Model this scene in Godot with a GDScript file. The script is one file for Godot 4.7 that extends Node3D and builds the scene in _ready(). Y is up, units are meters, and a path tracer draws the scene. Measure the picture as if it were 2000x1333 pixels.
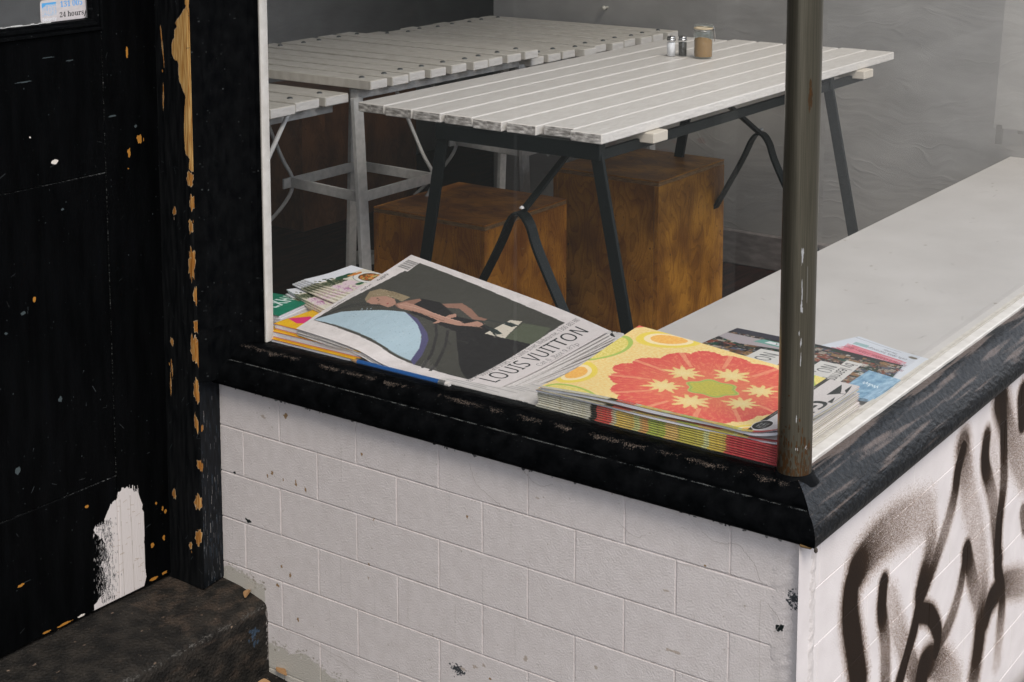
extends Node3D
# Corner shopfront window with newspapers, tiled dado wall and black door. x runs along the street, -z into the entry recess.

const Z0 := -0.024          # street face of the tiled wall
const SILL_Y := 0.588
const TOP_Y := 0.58         # counter top behind the glass
const FLOOR_Y := 0.135
const WALL_X := 2.5
const BACK_Z := -2.38
const HT := 0.0876          # half a tile
const CH := 0.0856          # course height
const WALL_TOP := 0.521

var rng := RandomNumberGenerator.new()
var cache := {}
var taken := {}
var M := {}

# ---------------------------------------------------------------- helpers
func lin(r: float, g: float, b: float) -> Color:
	return Color(r, g, b).linear_to_srgb()

func mat(c: Color, rough := 0.6, metal := 0.0) -> StandardMaterial3D:
	var m := StandardMaterial3D.new()
	m.albedo_color = c; m.roughness = rough; m.metallic = metal
	return m

func noise(seed_: int, freq: float, oct := 4) -> FastNoiseLite:
	var n := FastNoiseLite.new()
	n.noise_type = FastNoiseLite.TYPE_SIMPLEX_SMOOTH
	n.seed = seed_; n.frequency = freq; n.fractal_octaves = oct
	return n

# grey/colour grain: two noises, stretched by fx, fy (cycles over the whole picture)
func grain(w: int, h: int, a: Color, b: Color, fx: float, fy: float, seed_: int, fine := 0.25, oct := 4) -> Image:
	var im := Image.create(w, h, false, Image.FORMAT_RGB8)
	var n := noise(seed_, 1.0, oct)
	var r := RandomNumberGenerator.new(); r.seed = seed_
	for y in h:
		for x in w:
			var t: float = n.get_noise_2d(float(x) / w * fx, float(y) / h * fy) * 0.9 + 0.5 + (r.randf() - 0.5) * fine
			im.set_pixel(x, y, a.lerp(b, clampf(t, 0.0, 1.0)))
	return im

func height(w: int, h: int, fx: float, fy: float, seed_: int, oct := 4, warp := 0.0) -> Image:
	var im := Image.create(w, h, false, Image.FORMAT_RGB8)
	var n := noise(seed_, 1.0, oct)
	var n2 := noise(seed_ + 7, 1.0, 2)
	for y in h:
		for x in w:
			var u := float(x) / w; var v := float(y) / h
			if warp > 0.0:
				v += warp * n2.get_noise_2d(u * 3.0, v * 3.0)
			var t: float = clampf(n.get_noise_2d(u * fx, v * fy) * 0.8 + 0.5, 0.0, 1.0)
			im.set_pixel(x, y, Color(t, t, t))
	return im

func tex(im: Image) -> ImageTexture:
	return ImageTexture.create_from_image(im)

func normal_of(im: Image, s: float) -> ImageTexture:
	var c := im.duplicate() as Image
	c.convert(Image.FORMAT_RGBA8)
	c.bump_map_to_normal_map(s)
	return tex(c)

func poly(im: Image, pts: PackedVector2Array, c: Color) -> void:
	var lo := 1e9; var hi := -1e9
	for p in pts:
		lo = minf(lo, p.y); hi = maxf(hi, p.y)
	var w := im.get_width()
	for y in range(maxi(0, int(lo)), mini(im.get_height() - 1, int(hi)) + 1):
		var xs := PackedFloat32Array()
		var yy := y + 0.5
		for i in pts.size():
			var a := pts[i]; var b := pts[(i + 1) % pts.size()]
			if (a.y <= yy) != (b.y <= yy):
				xs.append(a.x + (yy - a.y) / (b.y - a.y) * (b.x - a.x))
		xs.sort()
		for k in range(0, xs.size() - 1, 2):
			var x0 := maxi(0, int(round(xs[k]))); var x1 := mini(w, int(round(xs[k + 1])))
			if x1 > x0:
				im.fill_rect(Rect2i(x0, y, x1 - x0, 1), c)

func flat(a: Array) -> PackedVector2Array:
	var p := PackedVector2Array()
	for i in range(0, a.size(), 2):
		p.append(Vector2(a[i], a[i + 1]))
	return p

func mapped(a: Array, o: Vector2, s: Vector2) -> PackedVector2Array:
	var p := PackedVector2Array()
	for i in range(0, a.size(), 2):
		p.append((Vector2(a[i], a[i + 1]) - o) * s)
	return p

func stroke(im: Image, pts: PackedVector2Array, w: float, c: Color) -> void:
	for i in pts.size() - 1:
		var d := (pts[i + 1] - pts[i])
		if d.length() < 0.01: continue
		var n := d.normalized().orthogonal() * w * 0.5
		var e := d.normalized() * w * 0.2
		poly(im, PackedVector2Array([pts[i] + n - e, pts[i + 1] + n + e, pts[i + 1] - n + e, pts[i] - n - e]), c)

func blob(im: Image, c: Vector2, rx: float, ry: float, col: Color, rough := 0.25, n := 14) -> void:
	var p := PackedVector2Array()
	for i in n:
		var a := TAU * i / n
		var k := 1.0 + rng.randf_range(-rough, rough)
		p.append(c + Vector2(cos(a) * rx * k, sin(a) * ry * k))
	poly(im, p, col)

# lettering: o is the middle, e1 the reading direction and e2 "up" (pixels per unit of letter height)
func letters(im: Image, s: String, o: Vector2, e1: Vector2, e2: Vector2, c: Color, face := "Droid Sans", bold := 400) -> void:
	var t := TextMesh.new()
	var f := SystemFont.new()
	f.font_names = PackedStringArray([face]); f.font_weight = bold
	t.font = f; t.text = s; t.font_size = 64; t.pixel_size = 1.0 / 46.0; t.depth = 0.0
	var a := t.get_mesh_arrays()
	if a.is_empty() or a[0] == null: return
	var v: PackedVector3Array = a[0]
	var ix: PackedInt32Array = a[12] if a[12] != null else PackedInt32Array()
	var count := ix.size() if ix.size() > 0 else v.size()
	for k in range(0, count, 3):
		var q := PackedVector2Array()
		for j in 3:
			var p: Vector3 = v[ix[k + j]] if ix.size() > 0 else v[k + j]
			q.append(o + e1 * p.x + e2 * p.y)
		poly(im, q, c)

func squiggle(im: Image, o: Vector2, e1: Vector2, e2: Vector2, n: int, w: float, c: Color) -> void:
	var p := PackedVector2Array()
	for i in n * 4:
		var t := float(i) / (n * 4)
		p.append(o + e1 * t + e2 * (sin(i * 1.9) * 0.5 + rng.randf_range(-0.35, 0.35)))
	stroke(im, p, w, c)

func numbered(s: String) -> String:
	if not taken.has(s):
		taken[s] = 0
		return s
	taken[s] += 1
	return "%s_%03d" % [s, taken[s]]

func tag(o: Node, label: String, category: String, group := "", kind := "") -> void:
	if label: o.set_meta("label", label)
	if category: o.set_meta("category", category)
	if group: o.set_meta("group", group)
	if kind: o.set_meta("kind", kind)

func thing(called: String, label: String, category: String, at := Vector3.ZERO, group := "") -> Node3D:
	var o := Node3D.new()
	o.name = numbered(called); add_child(o); o.position = at
	tag(o, label, category, group)
	return o

func put(parent: Node, called: String, mesh: Mesh, m: Material, x := Transform3D.IDENTITY) -> MeshInstance3D:
	var o := MeshInstance3D.new()
	o.name = numbered(called) if parent == self else called
	o.mesh = mesh; o.material_override = m; o.transform = x
	parent.add_child(o, true)
	return o

func struct(called: String, mesh: Mesh, m: Material, x := Transform3D.IDENTITY) -> MeshInstance3D:
	var o := put(self, called, mesh, m, x)
	o.set_meta("kind", "structure")
	return o

func T(x: float, y: float, z: float, ry := 0.0) -> Transform3D:
	return Transform3D(Basis(Vector3.UP, ry), Vector3(x, y, z))

func begin() -> SurfaceTool:
	var s := SurfaceTool.new()
	s.begin(Mesh.PRIMITIVE_TRIANGLES)
	return s

# a quad whose corners run counter-clockwise seen from outside
func quad(s: SurfaceTool, p: Array, uv: Array = []) -> void:
	for t in [[0, 2, 1], [0, 3, 2]]:
		for i in t:
			if uv.size() > 0: s.set_uv(uv[i])
			s.add_vertex(p[i])

func done(s: SurfaceTool, smooth := false) -> ArrayMesh:
	if smooth: s.index()
	s.generate_normals()
	return s.commit()

# chamfered box round the origin; uv in metres on each face
func cbox(size: Vector3, b := 0.002) -> ArrayMesh:
	var key := "cb%v%f" % [size, b]
	if cache.has(key): return cache[key]
	var s := begin()
	s.set_smooth_group(-1)
	var h := size * 0.5
	b = minf(b, minf(h.x, minf(h.y, h.z)) * 0.9)
	var ax := [Vector3.RIGHT, Vector3.UP, Vector3.BACK]
	for i in 3:
		for sg in [-1.0, 1.0]:
			var n: Vector3 = ax[i] * sg
			var u: Vector3 = ax[(i + 1) % 3]; var v: Vector3 = ax[(i + 2) % 3]
			if sg < 0: var k := u; u = v; v = k
			var hu := absf(h.dot(u)) - b; var hv := absf(h.dot(v)) - b
			var c := n * absf(h.dot(n))
			var p := [c - u * hu - v * hv, c + u * hu - v * hv, c + u * hu + v * hv, c - u * hu + v * hv]
			var uv := []
			for q in p:
				uv.append(Vector2(q.z, -q.y) if i == 0 else (Vector2(q.x, q.z) if i == 1 else Vector2(q.x, -q.y)))
			quad(s, p, uv)
	# edges
	for i in 3:
		var d: Vector3 = ax[i]; var u: Vector3 = ax[(i + 1) % 3]; var v: Vector3 = ax[(i + 2) % 3]
		for su in [-1.0, 1.0]:
			for sv in [-1.0, 1.0]:
				var L := d * (h.dot(d) - b)
				var pu: Vector3 = u * su * h.dot(u) + v * sv * (h.dot(v) - b)
				var pv: Vector3 = u * su * (h.dot(u) - b) + v * sv * h.dot(v)
				var p := [pu - L, pu + L, pv + L, pv - L]
				if su * sv > 0: p = [pu - L, pv - L, pv + L, pu + L]
				p.reverse()
				var nrm: Vector3 = (p[1] - p[0]).cross(p[2] - p[0])
				if nrm.dot(pu + pv) < 0: p.reverse()
				var uv := []
				for q in p: uv.append(Vector2(q.x + q.z, -q.y))
				quad(s, p, uv)
	for sx in [-1.0, 1.0]:
		for sy in [-1.0, 1.0]:
			for sz in [-1.0, 1.0]:
				var p := [Vector3(sx * h.x, sy * (h.y - b), sz * (h.z - b)), Vector3(sx * (h.x - b), sy * h.y, sz * (h.z - b)), Vector3(sx * (h.x - b), sy * (h.y - b), sz * h.z)]
				if sx * sy * sz < 0: p.reverse()
				for i in [0, 2, 1]:
					s.set_uv(Vector2(p[i].x, -p[i].y)); s.add_vertex(p[i])
	var m := done(s)
	cache[key] = m
	return m

# box between two corners, added under parent
func box(parent: Node, called: String, a: Vector3, c: Vector3, m: Material, b := 0.002) -> MeshInstance3D:
	var lo := a.min(c); var hi := a.max(c)
	return put(parent, called, cbox(hi - lo, b), m, Transform3D(Basis.IDENTITY, (lo + hi) * 0.5))

# flat bar from a to b: w across "side", h the other way
func bar(parent: Node, called: String, a: Vector3, b: Vector3, w: float, h: float, m: Material, side := Vector3.UP, bev := 0.001) -> MeshInstance3D:
	var d := (b - a)
	var z := d.normalized()
	var x := side.cross(z)
	if x.length() < 0.01: x = Vector3.RIGHT.cross(z)
	x = x.normalized()
	var y := z.cross(x)
	return put(parent, called, cbox(Vector3(h, w, d.length()), bev), m, Transform3D(Basis(x, y, z), (a + b) * 0.5))

func tube(pts: Array, r: float, n := 8, caps := true) -> ArrayMesh:
	var s := begin(); s.set_smooth_group(0)
	var rings := []
	var nrm := Vector3.UP
	for i in pts.size():
		var d: Vector3 = (pts[mini(i + 1, pts.size() - 1)] - pts[maxi(i - 1, 0)]).normalized()
		if absf(d.dot(nrm)) > 0.95: nrm = Vector3.RIGHT
		var x := nrm.cross(d).normalized(); var y := d.cross(x)
		nrm = y
		var ring := []
		for k in n:
			var a := TAU * k / n
			ring.append(pts[i] + (x * cos(a) + y * sin(a)) * r)
		rings.append(ring)
	for i in pts.size() - 1:
		for k in n:
			var k2 := (k + 1) % n
			quad(s, [rings[i][k], rings[i][k2], rings[i + 1][k2], rings[i + 1][k]])
	if caps:
		s.set_smooth_group(-1)
		for e in [0, pts.size() - 1]:
			for k in n:
				var k2 := (k + 1) % n
				for q in ([pts[e], rings[e][k], rings[e][k2]] if e == 0 else [pts[e], rings[e][k2], rings[e][k]]):
					s.add_vertex(q)
	return done(s)

func spline(pts: Array, n := 6) -> Array:
	var out := []
	for i in pts.size() - 1:
		var a = pts[maxi(i - 1, 0)]; var b = pts[i]; var c = pts[i + 1]; var d = pts[mini(i + 2, pts.size() - 1)]
		for k in n:
			out.append(b.cubic_interpolate(c, a, d, float(k) / n))
	out.append(pts[-1])
	return out

func lathe(prof: Array, n := 24) -> ArrayMesh:
	var s := begin(); s.set_smooth_group(0)
	for i in prof.size() - 1:
		for k in n:
			var a := TAU * k / n; var b := TAU * (k + 1) / n
			var p0: Vector2 = prof[i]; var p1: Vector2 = prof[i + 1]
			quad(s, [Vector3(cos(a) * p0.x, p0.y, -sin(a) * p0.x), Vector3(cos(b) * p0.x, p0.y, -sin(b) * p0.x), Vector3(cos(b) * p1.x, p1.y, -sin(b) * p1.x), Vector3(cos(a) * p1.x, p1.y, -sin(a) * p1.x)],
				[Vector2(float(k) / n, -p0.y), Vector2(float(k + 1) / n, -p0.y), Vector2(float(k + 1) / n, -p1.y), Vector2(float(k) / n, -p1.y)])
	return done(s)

# polygon (x, z) extruded upwards
func prism(p: PackedVector2Array, y0: float, y1: float) -> ArrayMesh:
	var s := begin(); s.set_smooth_group(-1)
	if Geometry2D.is_polygon_clockwise(p): p.reverse()
	for i in p.size():
		var a := p[i]; var b := p[(i + 1) % p.size()]
		quad(s, [Vector3(a.x, y0, a.y), Vector3(a.x, y1, a.y), Vector3(b.x, y1, b.y), Vector3(b.x, y0, b.y)],
			[Vector2(a.x + a.y, -y0), Vector2(a.x + a.y, -y1), Vector2(b.x + b.y, -y1), Vector2(b.x + b.y, -y0)])
	var tr := Geometry2D.triangulate_polygon(p)
	for i in range(0, tr.size(), 3):
		var q := [p[tr[i]], p[tr[i + 1]], p[tr[i + 2]]]
		if (q[1] - q[0]).cross(q[2] - q[0]) < 0: q.reverse()
		for e in [[y1, [0, 1, 2]], [y0, [0, 2, 1]]]:
			for k in e[1]:
				s.set_uv(q[k]); s.add_vertex(Vector3(q[k].x, e[0], q[k].y))
	return done(s)

# a curved sheet with thickness through rows of control points (rows along v, points along u), top uv 0..1
func sheet(rows: Array, th := 0.0004, nu := 6, nv := 6) -> ArrayMesh:
	var fine := []
	for r in rows: fine.append(spline(r, nu))
	var g := []
	for k in fine[0].size():
		var col := []
		for r in fine: col.append(r[k])
		g.append(spline(col, nv))
	var nx := g.size(); var ny: int = g[0].size()
	var s := begin()
	s.set_smooth_group(0)
	var nrm := func(i: int, j: int) -> Vector3:
		var du: Vector3 = g[mini(i + 1, nx - 1)][j] - g[maxi(i - 1, 0)][j]
		var dv: Vector3 = g[i][mini(j + 1, ny - 1)] - g[i][maxi(j - 1, 0)]
		var n := du.cross(dv).normalized()
		return n if n.y > 0 else -n
	var low := []
	for i in nx:
		var c := []
		for j in ny: c.append(g[i][j] - nrm.call(i, j) * th)
		low.append(c)
	var flip: bool = (g[1][0] - g[0][0]).cross(g[0][1] - g[0][0]).y < 0
	for i in nx - 1:
		for j in ny - 1:
			var p := [g[i][j], g[i + 1][j], g[i + 1][j + 1], g[i][j + 1]]
			var q := [low[i][j], low[i][j + 1], low[i + 1][j + 1], low[i + 1][j]]
			var uv := []
			for e in [[i, j], [i + 1, j], [i + 1, j + 1], [i, j + 1]]: uv.append(Vector2(float(e[0]) / (nx - 1), float(e[1]) / (ny - 1)))
			var uq := [uv[0], uv[3], uv[2], uv[1]]
			if flip:
				p.reverse(); uv.reverse(); q.reverse(); uq.reverse()
			s.set_smooth_group(0); quad(s, p, uv)
			s.set_smooth_group(1); quad(s, q, uq)
	s.set_smooth_group(-1)
	var rim := []
	for i in nx: rim.append([i, 0])
	for j in range(1, ny): rim.append([nx - 1, j])
	for i in range(nx - 2, -1, -1): rim.append([i, ny - 1])
	for j in range(ny - 2, 0, -1): rim.append([0, j])
	for k in rim.size():
		var a = rim[k]; var b = rim[(k + 1) % rim.size()]
		var p := [g[a[0]][a[1]], low[a[0]][a[1]], low[b[0]][b[1]], g[b[0]][b[1]]]
		if flip: p.reverse()
		var ua := Vector2(float(a[0]) / (nx - 1), float(a[1]) / (ny - 1)); var ub := Vector2(float(b[0]) / (nx - 1), float(b[1]) / (ny - 1))
		quad(s, p, [ua, ua, ub, ub] if not flip else [ub, ub, ua, ua])
	return done(s)

func shifted(rows: Array, d: Vector3, jit: float) -> Array:
	var out := []
	for r in rows:
		var q := []
		for p in r: q.append(p + d + Vector3(rng.randf_range(-jit, jit), rng.randf_range(-jit, 0) * 0.3, rng.randf_range(-jit, jit)))
		out.append(q)
	return out

func tri(m: StandardMaterial3D, scale: float) -> StandardMaterial3D:
	m.uv1_triplanar = true; m.uv1_world_triplanar = true
	m.uv1_scale = Vector3.ONE * scale
	return m

# ---------------------------------------------------------------- scene
func _ready() -> void:
	rng.seed = 20
	camera_and_light()
	materials()
	ground_and_building()
	street_furniture()
	tiled_walls()
	sills()
	door_and_frame()
	windows()
	interior()
	slat_benches()
	trestle_table()
	crates()
	print_matter()
	small_things()

func camera_and_light() -> void:
	var c := Camera3D.new()
	c.name = "camera"
	add_child(c)
	c.projection = Camera3D.PROJECTION_FRUSTUM
	c.near = 0.05; c.far = 400.0
	c.size = 0.05 * 1333.0 / 3142.04
	c.frustum_offset = Vector2(0, -(666.5 - 90.66) / 3142.04 * 0.05)
	c.position = Vector3(-1.9474, 1.4813, 0.865)
	c.rotation = Vector3(-0.1313, -0.95223, 0)
	c.current = true
	var e := Environment.new()
	e.background_mode = Environment.BG_SKY
	var sky := Sky.new()
	var sm := ProceduralSkyMaterial.new()
	sm.sky_top_color = Color(0.80, 0.83, 0.88)
	sm.sky_horizon_color = Color(0.86, 0.86, 0.87)
	sm.sky_curve = 0.2
	sm.ground_bottom_color = Color(0.35, 0.34, 0.33)
	sm.ground_horizon_color = Color(0.6, 0.6, 0.6)
	sm.sun_angle_max = 0.0
	sky.sky_material = sm
	e.sky = sky
	e.background_energy_multiplier = 1.0
	e.tonemap_mode = Environment.TONE_MAPPER_LINEAR
	e.tonemap_exposure = 2.5
	e.sdfgi_enabled = true; e.ssao_enabled = true; e.ssil_enabled = true
	var w := WorldEnvironment.new()
	w.name = "world_environment"; w.environment = e
	add_child(w)
	var sun := DirectionalLight3D.new()
	sun.name = "sun"
	sun.light_energy = 0.3
	sun.light_angular_distance = 25.0
	sun.light_color = Color(1.0, 0.97, 0.93)
	sun.shadow_enabled = true
	add_child(sun)
	sun.look_at_from_position(Vector3(-3.0, 6.0, 4.0), Vector3.ZERO, Vector3.UP)

func materials() -> void:
	M.white_slat = tri(mat(Color.WHITE, 0.42), 1.3)
	M.white_slat.albedo_texture = tex(grain(384, 384, lin(0.655, 0.628, 0.592), lin(0.71, 0.685, 0.65), 10, 26, 3, 0.10))
	M.white_slat.normal_enabled = true
	M.white_slat.normal_texture = normal_of(height(384, 384, 24, 60, 5), 1.2)
	M.white_slat.normal_scale = 0.35
	M.cream_slat = tri(mat(Color.WHITE, 0.5), 1.3)
	M.cream_slat.albedo_texture = tex(grain(320, 320, lin(0.55, 0.515, 0.455), lin(0.66, 0.63, 0.57), 30, 12, 4, 0.15))
	M.board_end = tri(mat(Color.WHITE, 0.7), 9.0)
	M.board_end.albedo_texture = tex(grain(256, 256, lin(0.20, 0.185, 0.17), lin(0.80, 0.77, 0.73), 4, 12, 8, 0.2))
	M.black_steel = mat(lin(0.006, 0.0085, 0.009), 0.42); M.black_steel.metallic_specular = 0.3
	M.white_steel = tri(mat(Color.WHITE, 0.45), 3.0)
	M.white_steel.albedo_texture = tex(grain(256, 256, lin(0.46, 0.46, 0.45), lin(0.60, 0.59, 0.575), 12, 12, 12, 0.15))
	M.bolt = mat(lin(0.12, 0.13, 0.13), 0.4, 0.7)
	M.paper = mat(lin(0.72, 0.70, 0.68), 0.75)
	M.newsprint = tri(mat(Color.WHITE, 0.85), 6.0)
	M.newsprint.albedo_texture = tex(grain(256, 256, lin(0.50, 0.475, 0.455), lin(0.64, 0.60, 0.58), 30, 30, 15, 0.2))
	M.glass = mat(Color(0.95, 0.98, 0.97, 0.02), 0.0)
	M.glass.metallic_specular = 0.42; M.glass.transparency = BaseMaterial3D.TRANSPARENCY_ALPHA
	M.plaster_plain = mat(lin(0.55, 0.53, 0.50), 0.8)
	var b := grain(512, 512, lin(0.002, 0.0023, 0.0028), lin(0.006, 0.0065, 0.007), 30, 14, 21, 0.15)
	speckle(b, 260, lin(0.10, 0.11, 0.11), 1)
	M.black_paint = tri(mat(Color.WHITE, 0.42), 1.6)
	M.black_paint.albedo_texture = tex(b)
	M.black_paint.normal_enabled = true
	M.black_paint.normal_texture = normal_of(height(512, 512, 60, 16, 22), 4.0)
	M.black_paint.normal_scale = 0.12; M.black_paint.metallic_specular = 0.10
	M.concrete = tri(mat(Color.WHITE, 0.8), 2.0); M.concrete.metallic_specular = 0.3
	var cc := grain(512, 512, lin(0.007, 0.0065, 0.006), lin(0.026, 0.022, 0.019), 9, 9, 31, 0.5, 5)
	speckle(cc, 900, lin(0.16, 0.13, 0.11), 3)
	M.concrete.albedo_texture = tex(cc)
	M.concrete.normal_enabled = true
	M.concrete.normal_texture = normal_of(height(512, 512, 120, 120, 33, 5), 2.0)

func speckle(im: Image, n: int, c: Color, r: int) -> void:
	for i in n:
		var w := rng.randi_range(1, r + 1)
		im.fill_rect(Rect2i(rng.randi() % im.get_width(), rng.randi() % im.get_height(), w, rng.randi_range(1, r + 1)), c.lerp(im.get_pixel(0, 0), rng.randf() * 0.7))

# ---------------------------------------------------------------- the place
func ground_and_building() -> void:
	var asphalt := tri(mat(Color.WHITE, 0.85), 0.7)
	asphalt.albedo_texture = tex(grain(256, 256, lin(0.045, 0.045, 0.047), lin(0.075, 0.074, 0.073), 60, 60, 41, 0.6))
	var paving := tri(mat(Color.WHITE, 0.8), 0.6)
	paving.albedo_texture = tex(grain(256, 256, lin(0.11, 0.105, 0.10), lin(0.18, 0.17, 0.16), 40, 40, 42, 0.5))
	var g := PlaneMesh.new(); g.size = Vector2(300, 300)
	struct("road", g, asphalt, T(0, -0.24, 0))
	struct("pavement", cbox(Vector3(60, 0.14, 3.4), 0.01), paving, T(0, -0.17, 1.7))
	# sloping floor of the entry recess
	var s := begin()
	quad(s, [Vector3(-4.2, -0.101, 0.0), Vector3(0.05, -0.101, 0.0), Vector3(0.05, 0.0, -1.06), Vector3(-4.2, 0.0, -1.06)])
	struct("entry_floor", done(s), M.concrete)
	# upper storey over shop, entry and neighbours (its underside shades the recess)
	var wall := tri(mat(Color.WHITE, 0.85), 0.5)
	wall.albedo_texture = tex(grain(256, 256, lin(0.45, 0.43, 0.41), lin(0.56, 0.54, 0.52), 8, 8, 43, 0.1))
	var up := thing("upper_storey", "pale rendered upper storey over the shop window and the entry", "building", Vector3(0, 2.5, 0))
	box(up, "wall", Vector3(0.0, 1.15, Z0), Vector3(2.7, 4.5, -0.28), wall, 0.01)
	box(up, "wall", Vector3(2.7, -2.6, Z0), Vector3(9.0, 4.5, -0.28), wall, 0.01)
	box(up, "wall", Vector3(-9.0, -2.6, Z0), Vector3(-4.2, 4.5, -0.28), wall, 0.01)
	box(up, "wall", Vector3(-4.2, 0.05, -1.22), Vector3(0.0, 4.5, -1.5), M.black_paint, 0.01)
	box(up, "wall", Vector3(0.0, 1.15, -0.28), Vector3(0.14, 4.5, -1.22), wall, 0.01)
	box(up, "wall", Vector3(-4.2, -2.6, -1.22), Vector3(-0.93, 0.05, -1.5), M.black_paint, 0.01)
	box(up, "window_head", Vector3(0.0, 0.9, -0.02), Vector3(2.7, 1.15, -0.2), M.black_paint, 0.005)
	box(up, "window_head", Vector3(0.0, 0.9, -0.2), Vector3(0.14, 1.15, -1.22), M.black_paint, 0.005)
	# building across the street
	var far := thing("opposite_building", "long grey terrace of shops across the street", "building", Vector3(0, -0.1, 14.0))
	var fm := mat(lin(0.30, 0.28, 0.26), 0.85); var fw := mat(lin(0.03, 0.035, 0.04), 0.1)
	box(far, "wall", Vector3(-30, 0, 0), Vector3(60, 4.2, 6.0), fm, 0.02)
	for i in 15:
		box(far, "shop_window", Vector3(-28 + i * 6.0, 0.6, -0.05), Vector3(-24.5 + i * 6.0, 2.6, 0.1), fw, 0.02)

func street_furniture() -> void:
	# a blank folding board on the pavement, seen only as a pale shape in the street pane
	var a := thing("folding_board", "blank white folding board standing on the pavement", "sign board", Vector3(6.3, -0.1, 1.36))
	for sg in [-1.0, 1.0]:
		var lean := Basis(Vector3.BACK, sg * 0.16)
		put(a, "panel", cbox(Vector3(0.025, 0.95, 0.62), 0.003), M.white_slat, Transform3D(lean, Vector3(sg * 0.09, 0.55, 0)))
		for z in [-0.28, 0.28]: put(a, "foot", cbox(Vector3(0.03, 0.10, 0.03), 0.002), M.black_steel, Transform3D(lean, Vector3(sg * 0.174, 0.052, z)))

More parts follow.
